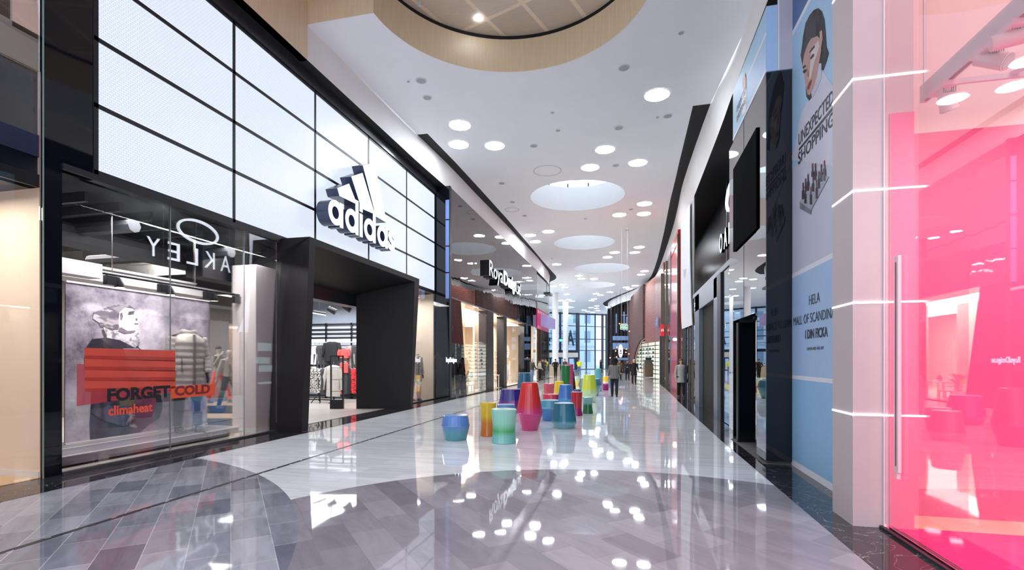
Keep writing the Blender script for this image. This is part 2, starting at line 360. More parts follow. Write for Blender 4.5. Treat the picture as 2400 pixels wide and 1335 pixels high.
# outline: the opening (strip on the left + drum) is cut as part of the left edge
outline = [(-7.78, 7.42), (-7.78, 4)] + RI + [(-3.3, 92), (-30, 92), (-30, 60)] + LI[::-1]  # ceiling stops short out of view, left open to let sky light in
outline += [(-5.95, 10.8)] + arc[::-1] + [(-2.67, 7.42)]
v2, f2 = fill2d([outline] + [circle(x, y, r, 48) for x, y, r in HOLES])
struct('ceiling', MB().add([(x, y, 10.0) for x, y, _ in v2], f2), ceil_paint)
drum_w = [(-7.78, 10.8)] + [(-5.95, 10.8)] + arc[::-1] + [(-2.67, 7.42), (-7.78, 7.42)]
zt = 10.93
struct('trim_5', MB().strip([(x, y, 9.995) for x, y in drum_w], [(x, y, zt) for x, y in drum_w]), wood, smooth=True)
struct('trim_6', MB().strip([(x, y, zt) for x, y in drum_w], [(x, y, zt+.12) for x, y in drum_w]), shadow_gap)
struct('ceiling', MB().quad((-8.2, 6.5, zt+.1), (1.5, 6.5, zt+.1), (1.5, 14.5, zt+.1), (-8.2, 14.5, zt+.1)), wood_tile)
for i, (x, y, r) in enumerate(HOLES):
    m = MB(); c = circle(x, y, r, 48); c.append(c[0]); m.strip([(a, b, 10) for a, b in c], [(a, b, 11.3) for a, b in c])
    struct('trim_%d' % (10+i), m, white_paint, smooth=True)
    if i < 3:   # glass balustrade round the opening on the floor above
        t = thing('balustrade', (x, y, 11.3), ['ring of glass balustrade above the nearest and largest round ceiling opening', 'ring of glass balustrade above the second round ceiling opening', 'ring of glass balustrade above the third round ceiling opening'][i], 'balustrade')
        cc = circle(x, y, r+.05, 40); cc.append(cc[0])
        MB().strip([(a, b, 11.25) for a, b in cc], [(a, b, 12.25) for a, b in cc]).build('glass_pane', glass('rail_glass', (.8, .9, .93), 1), t)
        MB().tube([(a, b, 11.75) for a, b in cc], .035, 6).build('handrail', grey_metal, t)
        for a, b in cc[:-1:3]: box(a-.03, a+.03, b-.03, b+.03, 11.2, 11.5).build('clamp', black_metal, t)
# slots (dark recess) and bulkheads
RO = [(2.6, 17.15), (2.56, 19.4), (2.50, 24.65), (2.70, 30.7), (2.74, 38.4), (2.68, 48.5), (2.10, 55.3), (1.5, 58), (0.1, 62.8), (-1.3, 67), (-2.5, 71.6), (-2.9, 75), (-3.1, 78.5)]
MB_ = MB(); MB_.strip([(x, y, 10.03) for x, y in RI[2:]], [(x+1.2, y+.3, 10.03) for x, y in RI[2:]])
struct('ceiling', MB_, shadow_gap)
LIc = LI[2:]
struct('ceiling', MB().strip([(x, y, 10.03) for x, y in LIc], [(x-1.2, y, 10.03) for x, y in LIc]), shadow_gap)
RBb = [(2.8, -6), (2.8, 11.1), (2.83, 14.9), (2.87, 17.2), (2.9, 24.2), (2.88, 28.4), (3.1, 32.8), (3.16, 40.4), (3.05, 48.5), (2.95, 52.4), (1.79, 59.6), (-.71, 65.4), (-2.0, 70), (-2.8, 73.5), (-2.95, 78.5)]
RTt = [(2.86, -6), (2.86, 11.1), (2.80, 14.9), (2.6, 17.2), (2.50, 24.2), (2.62, 28.4), (2.72, 32.8), (2.74, 40.4), (2.68, 48.5), (2.45, 52.4), (1.0, 59.6), (-1.0, 65.9), (-2.25, 70.2), (-2.9, 73.8), (-3.1, 78.5)]
def smoothpoly(P, n=4):
    out = []
    for i in range(len(P)-1):
        p0, p1, p2, p3 = [Vector(P[max(0, min(len(P)-1, i+k))]) for k in (-1, 0, 1, 2)]
        for j in range(n):
            t = j/n; out.append(tuple(.5*((2*p1)+(-p0+p2)*t+(2*p0-5*p1+4*p2-p3)*t*t+(-p0+3*p1-3*p2+p3)*t**3)))
    out.append(tuple(P[-1])); return out
a = smoothpoly(RTt); b = smoothpoly(RBb)
struct('wall_right', MB().strip([(x, y, 10.04) for x, y in a], [(x, y, 9.1) for x, y in b]), bulk_paint, smooth=True)
struct('wall_right', MB().strip([(x, y, 9.1) for x, y in b], [(x+2.5, y+.5, 9.1) for x, y in b]), shadow_gap)
struct('wall_right', box(2.86, 3.6, 13.5, 13.6, 10, 11.2), wood)
struct('wall_right', box(2.9, 5, 5.8, 13.5, 11.1, 11.2), wood)
LT = [(-7.78, 10.8), (-7.62, 17.03), (-7.50, 20), (-7.46, 24), (-7.32, 31), (-7.22, 40), (-7.35, 46), (-7.55, 48.5), (-7.9, 50)]
LB = [(-7.74, 10.8), (-7.7, 17.03), (-7.62, 20), (-7.5, 24), (-7.43, 31), (-7.42, 40), (-7.5, 46), (-7.65, 48.5), (-8.0, 50)]
struct('wall_left', MB().strip([(x, y, 10.04) for x, y in LT], [(x, y, 9.1) for x, y in LB]), bulk_paint, smooth=True)
struct('wall_left', box(-7.95, -7.74, -6, 10.795, 9.1, zt), wood)
struct('wall_left', MB().strip([(x, y, 9.1) for x, y in [(-7.74, -6)]+LB], [(x-1, y, 9.1) for x, y in [(-7.74, -6)]+LB]), shadow_gap)
# ------------------------------------------------------------------ ceiling lamps and small ceiling fittings
def lamp(px, py, label, r=.38):
    p = onZ(px, py, 10); t = thing('ceiling_lamp', (p.x, p.y, 9.985), label, 'ceiling lamp', 'round ceiling lamps')
    LM['d'] = LM.get('d') or MB().lathe([(.375, 0), (.375, .01)], 32).build('diffuser', lamp_em, t, local=True)
    if LM['d'].parent != t: o = LM['d'].copy(); COL.objects.link(o); o.parent = t
    if 'r' not in LM: LM['r'] = MB().rings([[(q*math.cos(2*math.pi*k/32), q*math.sin(2*math.pi*k/32), z) for k in range(32)] for q, z in [(.376, .012), (.376, -.004), (.395, -.004), (.395, .012)]], False).build('rim', white_paint, t, local=True)
    else: o = LM['r'].copy(); COL.objects.link(o); o.parent = t
LM = {}
LAMPS = [
 (1540, 222, 'largest round ceiling lamp, alone near the right side before the dark slot begins'),
 (1078, 293, 'round ceiling lamp nearest the left dark slot, top one of a trio'),
 (1075, 338, 'round ceiling lamp directly below the top one of the near left trio'),
 (1159.5, 341, 'right-hand round ceiling lamp of the near left trio'),
 (1418, 350, 'topmost round ceiling lamp of the trio just before the large opening'),
 (1383, 392, 'lower left round ceiling lamp of the trio just before the large opening'),
 (1495, 381, 'right-hand round ceiling lamp of the trio just before the large opening'),
 (1510.7, 476.8, 'upper of two right-hand round ceiling lamps beside the large opening'),
 (1508.8, 500.5, 'lower of two right-hand round ceiling lamps beside the large opening'),
 (1451.5, 503, 'round ceiling lamp just past the large opening, above the sign cables'),
 (1285, 542, 'rightmost round ceiling lamp of the left trio before the second opening'),
 (1242.7, 550.7, 'leftmost round ceiling lamp of the left trio before the second opening'),
 (1254.7, 565.6, 'lowest round ceiling lamp of the left trio before the second opening'),
 (1498, 578.7, 'topmost round ceiling lamp right of the second opening'),
 (1440.8, 591, 'round ceiling lamp at the right rim of the second opening'),
 (1487.5, 591, 'round ceiling lamp just under the topmost one right of the second opening'),
 (1424, 602, 'round ceiling lamp between second and third openings, closest to the third'),
 (1304.8, 619, 'single round ceiling lamp left of the third opening'),
 (1510.7, 634.7, 'upper round ceiling lamp right of the third opening'),
 (1502.7, 642.7, 'lower round ceiling lamp right of the third opening'),
 (1357, 645.6, 'upper left lamp of the trio between third and fourth openings'),
 (1362.7, 652.5, 'lower left lamp of the trio between third and fourth openings'),
 (1392.5, 653, 'right lamp of the trio between third and fourth openings'),
 (1318.7, 666.7, 'upper lamp of the pair left of the fourth opening above a white column'),
 (1298, 670, 'lamp nearest the end of the left bulkhead, left of the pair'),
 (1324, 672.5, 'lower lamp of the pair left of the fourth opening above a white column'),
 (1488.8, 668.8, 'rightmost far lamp beside the curved right bulkhead'),
 (1467.5, 672.8, 'upper left far lamp beside the curved right bulkhead'),
 (1475, 676.5, 'lower middle far lamp beside the curved right bulkhead'),
 (1430, 684, 'far lamp alone before the tip of the right slot'),
 (1397, 687.5, 'upper lamp of the pair just past the fourth opening'),
 (1407, 691, 'lower lamp of the pair just past the fourth opening'),
 (1328, 689, 'far lamp above the right white column'),
 (1289.5, 689, 'far lamp left of the left white column'),
 (1392.6, 700, 'far lamp, upper one of the middle pair before the glass wall'),
 (1386.6, 703.8, 'far lamp, lower one of the middle pair before the glass wall'),
 (1333, 701.6, 'upper far lamp beside the top of the right white column'),
 (1341, 705, 'lower far lamp beside the top of the right white column'),
 (1314.7, 704, 'far lamp between the two white column tops'),
 (1399, 716.7, 'very far lamp, highest of the last cluster at the glass wall'),
 (1385.4, 720, 'very far lamp, left one of the second line at the glass wall'),
 (1398, 721.8, 'very far lamp, right one of the second line at the glass wall'),
 (1369, 726, 'very far lamp, leftmost of the last cluster at the glass wall'),
 (1377.7, 729, 'very far lamp just right of the leftmost one at the glass wall'),
 (1402, 727, 'very far lamp, rightmost of the last cluster at the glass wall'),
 (1389.7, 731, 'very far lamp closest to the glass wall header')]
for a_ in LAMPS: lamp(*a_)
vent_m = M('vent_grey', (176, 180, 184), .5, noise=.2, nscale=60)
VENTS = [(987, 188, .17, 'round grey ceiling speaker near the wooden drum, upper left'), (1001, 228, .15, 'round grey ceiling grille below the speaker at upper left'),
 (957, 190, .05, 'tiny sprinkler head left of the upper left speaker'), (1462, 158, .17, 'round grey ceiling speaker right of the wooden drum'),
 (1596, 76, .08, 'small ceiling sensor at the top right of the ceiling'), (1565, 271, .16, 'round white ceiling speaker beside the right dark slot'), (1541, 274, .05, 'tiny sprinkler left of the speaker beside the right slot'),
 (1450, 299, .17, 'round grey ceiling grille between the largest lamp and the trio'), (1251, 341, .16, 'round grey ceiling grille right of the near left trio'),
 (1295, 263, .06, 'tiny sprinkler head in the middle of the near ceiling'), (1308, 305, .09, 'small smoke detector in the middle of the near ceiling'), (1443, 387, .15, 'grey grille between the lamps before the large opening'),
 (1176, 429, .15, 'grey ceiling grille beyond the near left trio'), (1201, 473, .14, 'grey ceiling grille left of the large opening'),
 (1230, 505, .14, 'grey ceiling grille below left of the large opening'), (1372, 512, .1, 'smoke detector just past the large opening'), (1479, 490, .13, 'grey grille between the lamps beside the large opening'),
 (1470, 539, .13, 'grey grille beside the sign cable fixings'), (1294, 605, .1, 'ceiling sensor left of the third opening'), (1172, 592, .1, 'ceiling sensor near the left slot')]
for px, py, r, lb in VENTS:
    p = onZ(px, py, 10); t = thing('ceiling_grille', (p.x, p.y, 9.98), lb, 'ceiling fitting')
    MB().lathe([(r, .02), (r, .004), (r*.86, 0)], 20).build('rim', white_paint, t, local=True, smooth=True)
    MB().lathe([(r*.8, -.004), (r*.8, .0), ], 20).build('grille', vent_m, t, local=True)
for px, py, r, lb in [(1283, 400, .62, 'large round access hatch flush in the ceiling'), (1200, 491, .40, 'round access hatch ring flush in the ceiling left of the large opening')]:
    p = onZ(px, py, 10); MBh = MB().rings([[(p.x+q*math.cos(2*math.pi*k/32), p.y+q*math.sin(2*math.pi*k/32), z) for k in range(32)] for q, z in [(r, 9.999), (r, 9.992), (r-.03, 9.992), (r-.03, 9.999)]], False)
    tag(MBh.build('access_hatch', M('hatch_rim', (190, 190, 194), .5, noise=.05)), lb, 'hatch')
p = onZ(1121, 43, zt+.1)
t = thing('downlight', (p.x, p.y, zt+.07), 'small bright round downlight in the wooden tile ceiling', 'downlight')
MB().lathe([(.07, 0), (.07, .03)], 20).build('lens', lamp_em, t, local=True); MB().lathe([(.1, .028), (.1, .04)], 20).build('ring', white_paint, t, local=True)
p = onZ(984, 3, zt+.1)
t = thing('sprinkler', (p.x, p.y, zt-.02), 'white sprinkler head at top edge under wooden tile ceiling', 'sprinkler')
MB().lathe([(.03, .12), (.03, .02), (.05, .02), (.05, 0)], 12).build('head', white_paint, t, local=True)
# ================================================================== LEFT SIDE
XL = -8.07
# cream neighbour shop at the far left
struct('wall_left', box(-12, -8.12, 5.30, 5.42, 0, 9.1), cream)
struct('wall_left', box(-12.1, -12, -6, 5.3, 0, 9.1), cream)
struct('baseboard_left', box(-12, -8.12, 5.285, 5.30, 0, .10), white_paint)
struct('floor', box(-12, -8.12, -6, 5.3, .001, .012), M('tan_wood_floor', (224, 190, 150), .4, noise=.08, nscale=3))
struct('ceiling', box(-12, -8.12, -6, 5.3, 4.12, 4.3), black_satin)
struct('window_1', box(-8.10, -8.085, -4, 5.28, 0, 9.05), glass_clear)
t = thing('shopfront_fascia', (-8.1, 1, 4.1), 'dark glazed upper storefront with painted pale green and blue reflections, far left edge', 'shopfront')
box(-8.30, -8.16, -4, 5.31, 4.12, 5.76).build('lower_panel', M('fascia_navy', (26, 30, 44), .1, noise=.05), t)
box(-8.155, -8.13, -4, 5.31, 4.55, 4.86).build('blue_reflection', M('reflected_blue', (52, 66, 96), .2, noise=.05), t)  # this and the sage band paint reflections onto the dark glazing
box(-8.155, -8.12, -4, 5.31, 5.76, 6.27).build('pale_reflection', M('reflected_sage', (150, 158, 150), .4, noise=.04), t)
box(-8.30, -8.16, -4, 5.31, 6.27, 6.9).build('upper_panel', M('fascia_brown', (44, 36, 32), .3, noise=.2), t)
box(-8.30, -8.12, 4.98, 5.31, 6.2, 7.6).build('cream_post', cream, t)
t = thing('black_column', (XL, 5.45, 0), 'tall glossy black column at left edge between the cream wall and the sportswear window', 'column')
box(-8.3, XL, 5.31, 5.55, 0, 9.1).build('cladding', black_gloss, t)
box(XL, XL+.01, 5.30, 5.315, 0, 9.1).build('glass_edge', M('green_edge', (120, 150, 140), .2), t)
t = thing('black_glass_panel', (XL, 5.8, 4.5), 'black reflective panel filling between the left column and the lit screen', 'panel')
box(-8.2, XL, 5.55, 6.0, 4.47, 9.1).build('sheet', black_gloss, t)
# LED screen wall
t = thing('led_screen', (XL, 12.9, 4.6), 'huge white lit screen wall of mesh panels above the sportswear shop', 'screen')
LY = [6.02+2.77*k for k in range(6)]; LZ = [4.6+1.04*k for k in range(5)]
LED = led_mat()
box(-8.4, XL-.02, 5.98, 19.93, 4.5, 8.9).build('backing', black_metal, t)
for i in range(5):
    for j in range(4):
        box(XL-.019, XL, LY[i]+.035, LY[i+1]-.035, LZ[j]+.035, LZ[j+1]-.035).build('panel', LED, t)
m = MB()
for y in LY: m.box(XL-.02, XL+.012, y-.035, y+.035, 4.55, 8.8)
for z in LZ: m.box(XL-.02, XL+.012, 5.98, 19.9, z-.035, z+.035)
m.build('frame', black_metal, t)
struct('trim_20', box(-8.35, XL+.05, 5.98, 19.95, 8.8, 9.1), M('dark_fascia', (46, 46, 52), .25, noise=.05))
# adidas logo sign
def onLogo(px, py, x=-7.62): p = onX(px, py, x); return (p.y, p.z)
def crop8(cx, cy): return (700+cx*360/1602, 360+cy*360/1602)
t = thing('logo_sign', (-7.62, 13.6, 5.4), 'large white three-stripe logo sign with lowercase name on the lit screen', 'sign')
sign_white = M('sign_white', (246, 249, 255), .35, emis=.7, ecol=(236, 243, 255))
sign_side = M('sign_return', (62, 74, 100), .25, noise=.05)
def signpart(name, loops, parent, x=-7.62, depth=.36, fm=sign_white, sm=sign_side):
    o = plate(loops, (x-depth, 0, 0), LU, UP, depth).build(name, sm, parent)
    plate(loops, (x, 0, 0), LU, UP, .012).build('lit_face', fm, o)
    return o
bars = [[(403, 360), (520, 312), (598, 528), (575, 530), (560, 520), (430, 440)], [(548, 238), (660, 200), (790, 622), (770, 628), (655, 572)], [(668, 120), (790, 98), (912, 690), (905, 718), (806, 655)]]
bars = [[(403, 360), (522, 312), (606, 528), (425, 440)], [(548, 238), (662, 200), (793, 632), (655, 572)], [(668, 120), (790, 98), (915, 718), (806, 655)]]
for b_ in bars: signpart('stripe', [[onLogo(*crop8(*q)) for q in b_]], t)
zb = 5.17; YB0 = 12.36
def ringl(cy, cz, r, ri, n=28): return [circle(cy, cz, r, n), circle(cy, cz, ri, n)]
LR, LRI = .30, .155
pA = onX(*crop8(385, 615), -7.62); pS = onX(*crop8(960, 905), -7.62)
ys = pA.y; ye = pS.y; zc = (pA.z+pS.z)/2
sc_ = (ye-ys)/3.42
def letter(name, loops): signpart(name, loops, t)
def LR_(o): return ys+o*sc_
r_, ri_ = .36*sc_, .18*sc_; wst = .17*sc_
def bowl(o, name, up=False):
    cy = LR_(o); n = 30
    x1 = cy+r_+.02*sc_; x0 = x1-wst; top = zc+(r_ if not up else r_*2.0)
    ai = math.asin(min(1, (x0-cy)/r_)); # arc from stem top-left round to stem bottom-left
    a0 = math.acos((x0-cy)/r_)
    pts = [(cy+r_*math.cos(a), zc+r_*math.sin(a)) for a in [a0+(2*math.pi-2*a0)*i/n for i in range(n+1)]]
    outer = pts+[(x0, zc-r_), (x1, zc-r_), (x1, top), (x0, top)]
    letter(name, [outer, circle(cy-.01, zc, ri_, 24)])
bowl(0, 'letter'); bowl(.86, 'letter', True)
yi = LR_(1.40); letter('letter', [[(yi-wst/2, zc-r_), (yi+wst/2, zc-r_), (yi+wst/2, zc+r_), (yi-wst/2, zc+r_)]])
letter('letter', [[(yi-wst/2, zc+r_*1.2), (yi+wst/2, zc+r_*1.2), (yi+wst/2, zc+r_*2.0), (yi-wst/2, zc+r_*2.0)]])
bowl(1.94, 'letter', True); bowl(2.80, 'letter')
so = text_mb('s', (-7.62-.36, LR_(3.22), zc-r_), LU, UP, .50*sc_, 2*r_, .36, .035).build('letter', sign_side, t)
text_mb('s', (-7.62, LR_(3.22), zc-r_), LU, UP, .50*sc_, 2*r_, .012, .035).build('lit_face', sign_white, so)
m = MB()
for y in (ys+.1, ys+1.6*sc_, ys+3.0*sc_): m.tube([(XL, y, zc), (-7.98, y, zc)], .03, 6)
m.build('bracket', black_metal, t)
# sportswear window
struct('window_2', MB().box(XL-.012, XL, 5.56, 7.314, .03, 4.47), glass_clear)
struct('window_2', MB().box(XL-.012, XL, 7.322, 9.084, .03, 4.47), glass_clear)
struct('window_2', MB().box(XL-.012, XL, 9.092, 10.1, .03, 4.47), glass_clear)
m = MB()
for y in (7.318, 9.088): m.box(XL-.013, XL+.001, y-.004, y+.004, .03, 4.47)
struct('window_frame', m, M('glass_joint', (150, 160, 165), .2))
struct('trim_21', box(-8.2, XL+.03, 5.55, 10.2, 4.47, 4.56), black_metal)
struct('trim_22', box(-8.13, XL+.03, 5.55, 10.1, 0, .035), M('sill_metal', (120, 118, 120), .3, .8))
struct('floor', box(-16, -8.13, 5.45, 20, .001, .012), store_grey)
struct('ceiling', box(-16, -8.3, 5.45, 20, 4.5, 4.6), M('store_ceiling', (34, 35, 40), .8, noise=.1))
struct('wall_left', box(-16.1, -16, 5.45, 20, 0, 4.5), M('store_back_wall', (120, 112, 108), .7, noise=.1))
struct('wall_left', box(-16, -8.2, 5.43, 5.45, 0, 4.5), brick_mat('dark_slats', (40, 38, 42), (52, 50, 54), (12, 12, 14), 2, .16, .012, 'XZ'))
m = MB()
for k in range(9): m.box(-13, -8.4, 6.1+k*.55, 6.16+k*.55, 4.2, 4.36)
for y in (7.0, 9.2): m.tube([(-12.5, y, 4.05), (-8.5, y, 4.05)], .12, 8)
m.tube([(-9.9, 5.6, 3.95), (-9.9, 14, 3.95)], .22, 10)
tag(m.build('ceiling_duct', M('duct', (52, 54, 60), .5, .4, noise=.1)), 'dark exposed ducts and beams under the sportswear shop ceiling', 'duct')
t = thing('soffit_beam', (-9.6, 8, 3.2), 'long white beam hung above the snowy window poster', 'beam')
box(-10.0, -9.42, 5.5, 9.6, 3.12, 3.32).build('beam', white_paint, t)
box(-10.0, -9.42, 5.5, 9.2, 3.36, 3.40).build('upper_lip', white_paint, t)
box(-9.0, -8.7, 5.46, 6.6, 3.06, 3.3).build('end_box', white_paint, t)
# window poster with man in snow
t = thing('window_poster', (-9.3, 7.9, .2), 'large snowy banner of a man in a dark jacket looking up, inside the left window', 'poster')
XP = -9.3
mp_ = bpy.data.materials.new('snow_storm_print'); mp_.use_nodes = True; q = NT(mp_)
geo_ = q.n('ShaderNodeNewGeometry')
def blob_(cy, cz, r):
    v = q.n('ShaderNodeVectorMath', operation='DISTANCE'); q.l(geo_.outputs['Position'], v.inputs[0]); v.inputs[1].default_value = (-9.3, cy, cz)
    m_ = q.n('ShaderNodeMapRange'); m_.inputs[1].default_value = r; m_.inputs[2].default_value = r*.25; q.l(v.outputs['Value'], m_.inputs[0]); return m_.outputs[0]
nz = q.n('ShaderNodeTexNoise'); nz.inputs['Scale'].default_value = 3.0; nz.inputs['Detail'].default_value = 12; nz.inputs['Roughness'].default_value = .72; nz.inputs['Distortion'].default_value = .1; q.l(geo_.outputs['Position'], nz.inputs['Vector'])
g_ = q.math('ADD', q.math('MULTIPLY', blob_(7.75, 2.15, 1.1), .24), q.math('MULTIPLY', blob_(6.6, .6, 1.3), .22)); g_ = q.math('ADD', g_, q.math('MULTIPLY', blob_(8.9, .6, 1.2), .20))
h_ = q.math('ADD', nz.outputs[0], g_); mr_ = q.n('ShaderNodeMapRange'); mr_.inputs[1].default_value = .34; mr_.inputs[2].default_value = .98; q.l(h_, mr_.inputs[0])
q.l(q.mix(mr_.outputs[0], s2l((84, 74, 98)), s2l((226, 220, 230))), q.b.inputs['Base Color']); q.b.inputs['Roughness'].default_value = .8
cr = lambda cx, cy: (140+cx*380/1208, 640+cy*420/1335)
def pp(pts, x, cv=cr): return [(lambda p: (p.y, p.z))(onX(*cv(*q), x)) for q in pts]
plate([pp([(45, 62), (1112, 212), (1100, 1120), (38, 1275)], XP)], (XP-.02, 0, 0), LU, UP, .02).build('banner', mp_, t)
plate([pp([(45, 52), (1114, 204), (1114, 214), (45, 66)], XP)], (XP-.03, 0, 0), LU, UP, .05).build('top_rail', white_paint, t)
plate([pp([(38, 1268), (1100, 1114), (1100, 1124), (38, 1280)], XP)], (XP-.03, 0, 0), LU, UP, .05).build('bottom_rail', white_paint, t)
def pr(name, pts, mat, k): plate([pp(pts, XP)], (XP+.001+k*.003, 0, 0), LU, UP, .002).build(name, mat, t)
pr('printed_jacket', [(310, 420), (330, 480), (240, 490), (200, 540), (180, 640), (195, 780), (235, 890), (230, 1000), (222, 1130), (225, 1245), (600, 1185), (690, 1100), (760, 1040), (765, 960), (730, 860), (690, 740), (660, 620), (585, 550), (590, 480), (580, 430)], pattern_mat('jacket_print', (44, 42, 58), (78, 74, 94), 3, .55, .8, (1, 1, .5), .1), 1)
pr('printed_shoulder', [(240, 490), (300, 486), (400, 560), (430, 640), (440, 760), (330, 700), (240, 640), (200, 560)], pattern_mat('shoulder_print', (34, 32, 46), (62, 58, 78), 3, .55, .8), 2)
pr('printed_chest', [(470, 560), (585, 560), (660, 640), (690, 760), (640, 860), (560, 800), (500, 680)], pattern_mat('chest_print', (120, 110, 128), (190, 182, 198), 4, .5, .8, (1, 1, 1), .2), 2)
pr('printed_sleeve', [(235, 890), (330, 880), (380, 1000), (520, 1060), (480, 1140), (330, 1100), (232, 1040)], pattern_mat('sleeve_print', (52, 50, 68), (96, 92, 112), 5, .5, .8, (1, 1, .4), .12), 3)
pr('printed_collar', [(320, 400), (350, 480), (450, 500), (560, 555), (600, 520), (590, 470), (580, 420), (480, 440), (400, 410)], pattern_mat('collar_print', (120, 116, 130), (214, 210, 218), 5, .5, .8), 2)
pr('printed_hair', [(300, 400), (290, 370), (245, 340), (250, 290), (320, 270), (355, 235), (430, 220), (520, 240), (560, 270), (470, 275), (440, 330), (430, 420), (380, 425), (330, 400)], pattern_mat('hair_print', (96, 90, 102), (168, 162, 172), 8, .5, .8, (1, .4, 1)), 3)
pr('printed_face', [(440, 290), (480, 255), (540, 262), (562, 290), (585, 330), (578, 350), (565, 352), (590, 375), (580, 392), (585, 410), (560, 425), (500, 430), (450, 430), (432, 380)], pattern_mat('face_print', (176, 170, 178), (222, 216, 220), 3, .4, .8), 4)
pr('printed_jaw', [(450, 400), (500, 430), (560, 425), (548, 440), (480, 450), (430, 430)], M('print_shadow', (120, 112, 126), .8), 5)
pr('printed_brow', [(505, 288), (548, 280), (556, 290), (515, 298)], M('print_dark', (88, 82, 94), .8), 6)
pr('printed_nostril', [(560, 338), (574, 334), (572, 350), (560, 352)], M('print_dark', ()), 6)
pr('printed_ear', [(446, 300), (458, 292), (464, 320), (456, 350), (446, 345)], M('print_shadow', ()), 6)
pr('printed_eye', [(500, 300), (545, 292), (550, 305), (510, 312)], M('print_dark', (88, 82, 94), .8), 5)
pr('printed_mouth', [(550, 372), (584, 372), (580, 382), (552, 382)], M('print_dark2', (110, 100, 110), .8), 5)
pr('printed_gloves', [(455, 1080), (520, 1030), (600, 990), (700, 1000), (730, 960), (765, 1010), (740, 1080), (690, 1110), (600, 1165), (520, 1140), (480, 1130)], pattern_mat('glove_print', (66, 64, 82), (150, 146, 160), 4, .55, .8), 2)
# decals on the glass
red_film = M('red_film', (228, 92, 72), .4, alpha=.80, noise=.12, nscale=3); rf2 = M('red_film_pale', (196, 60, 74), .4, alpha=.55)
def dec(name, label, loops, mat, k=0, cat='window sticker'):
    return tag(plate(loops, (XL+.002+k*.003, 0, 0), LU, UP, .002).build(name, mat), label, cat)
t = thing('window_sticker', (XL, 6.6, 1.2), 'translucent red striped rectangle stuck on the left window over the poster man', 'window sticker')
for i in range(4):
    z0 = 555+i*82; a_, b_ = z0, z0+50
    plate([pp([(184, a_), (860, a_+20-i*8), (860, b_+20-i*8), (184, b_+6)], XL)], (XL+.002, 0, 0), LU, UP, .002).build('red_band', red_film, t)
    plate([pp([(184, b_+6), (860, b_+20-i*8), (860, z0+102-i*8-(0 if i < 3 else 22)), (184, z0+82)], XL)], (XL+.002, 0, 0), LU, UP, .002).build('dark_red_band', M('red_film_dark', (196, 66, 54), .4, alpha=.78, noise=.1), t)
dec('window_sticker', 'fainter dull red rectangle stuck left of and below the striped red one', [pp([(126, 676), (184, 676), (184, 880), (860, 830), (860, 880), (126, 990)], XL)], rf2, -.3)
o = text_mb('FORGET', (XL+.004, onX(*cr(352, 900), XL).y, 1.01), LU, UP, onX(*cr(822, 900), XL).y-onX(*cr(352, 900), XL).y, .215, .003, .045).build('window_lettering', M('film_black', (26, 34, 38), .4, alpha=.93))
tag(o, 'black capital letters FORGET on the left shop window', 'lettering')
t = thing('window_sticker', (XL, 7.8, 1.1), 'small bright orange sign reading COLD on the window in front of the puffer jacket', 'window sticker')
plate([pp([(828, 842), (1153, 824), (1153, 906), (828, 934)], XL)], (XL+.002, 0, 0), LU, UP, .002).build('film', M('orange_film', (240, 96, 56), .4, alpha=.9), t)
y0, y1 = onX(*cr(855, 880), XL).y, onX(*cr(1118, 880), XL).y
text_mb('COLD', (XL+.005, y0, 1.02), LU, UP, y1-y0, .185, .003, .045).build('lettering', M('cold_maroon', (120, 44, 40), .5), t)
y0, y1 = onX(*cr(360, 1000), XL).y, onX(*cr(690, 1000), XL).y
tag(text_mb('climaheat', (XL+.004, y0, .785), LU, UP, y1-y0, .16, .003, .025).build('window_lettering', M('film_orange', (240, 92, 62), .4)), 'orange lowercase lettering below the black capitals on the left window', 'lettering')
# plinth
t = thing('display_plinth', (-9, 7.9, 0), 'long low grey marbled display platform with white top edge in left window', 'platform')
box(-9.9, -8.5, 5.6, 9.3, .0, .06).build('base', shadow_gap, t)
box(-10.0, -8.45, 5.56, 9.36, .05, .185).build('body', pattern_mat('plinth_print', (92, 88, 98), (138, 132, 142), 3, .5, .3, (1, .3, 1), .15), t)
m = MB(); m.box(-8.47, -8.44, 5.56, 9.37, .185, .2); m.box(-10, -8.44, 9.35, 9.37, .185, .2); m.box(-9.25, -9.22, 5.56, 9.3, .185, .19)
m.build('edge_trim', M('edge_white', (235, 232, 235), .4), t)
for x in (-8.60,): 
    text_mb('adidas', (-8.447, 8.4, .09), LU, UP, .6, .05, .002).build('lettering', M('plinth_letter', (190, 186, 194), .5), t)
# white pillar with bright reflections painted on as faintly glowing patches
t = thing('white_pillar', (-8.6, 10, 0), 'square white pillar standing inside the left shop window', 'pillar')
box(-8.94, -8.3, 9.7, 10.4, .0, 3.87).build('shaft', M('pillar_white', (222, 214, 214), .5, noise=.02), t, bevel=.01)
box(-8.96, -8.285, 9.685, 10.42, .0, .10).build('skirting', white_paint, t)
for (a0, b0, a1, b1, lb) in [(1050, 280, 1185, 368, 'topmost painted window reflection on the white pillar'), (1032, 432, 1170, 497, 'middle painted window reflection on the white pillar, set a little left'), (1060, 515, 1192, 579, 'third painted window reflection down on the white pillar'), (1055, 692, 1190, 704, 'thin painted streak of reflected light lowest on the white pillar')]:
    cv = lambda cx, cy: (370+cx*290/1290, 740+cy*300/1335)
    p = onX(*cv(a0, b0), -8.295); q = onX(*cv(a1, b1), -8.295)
    tag(box(-8.298, -8.288, p.y, q.y, q.z, p.z).build('reflection_patch', M('reflection_pale', (214, 232, 230), .4, emis=.25)), lb, 'glint')
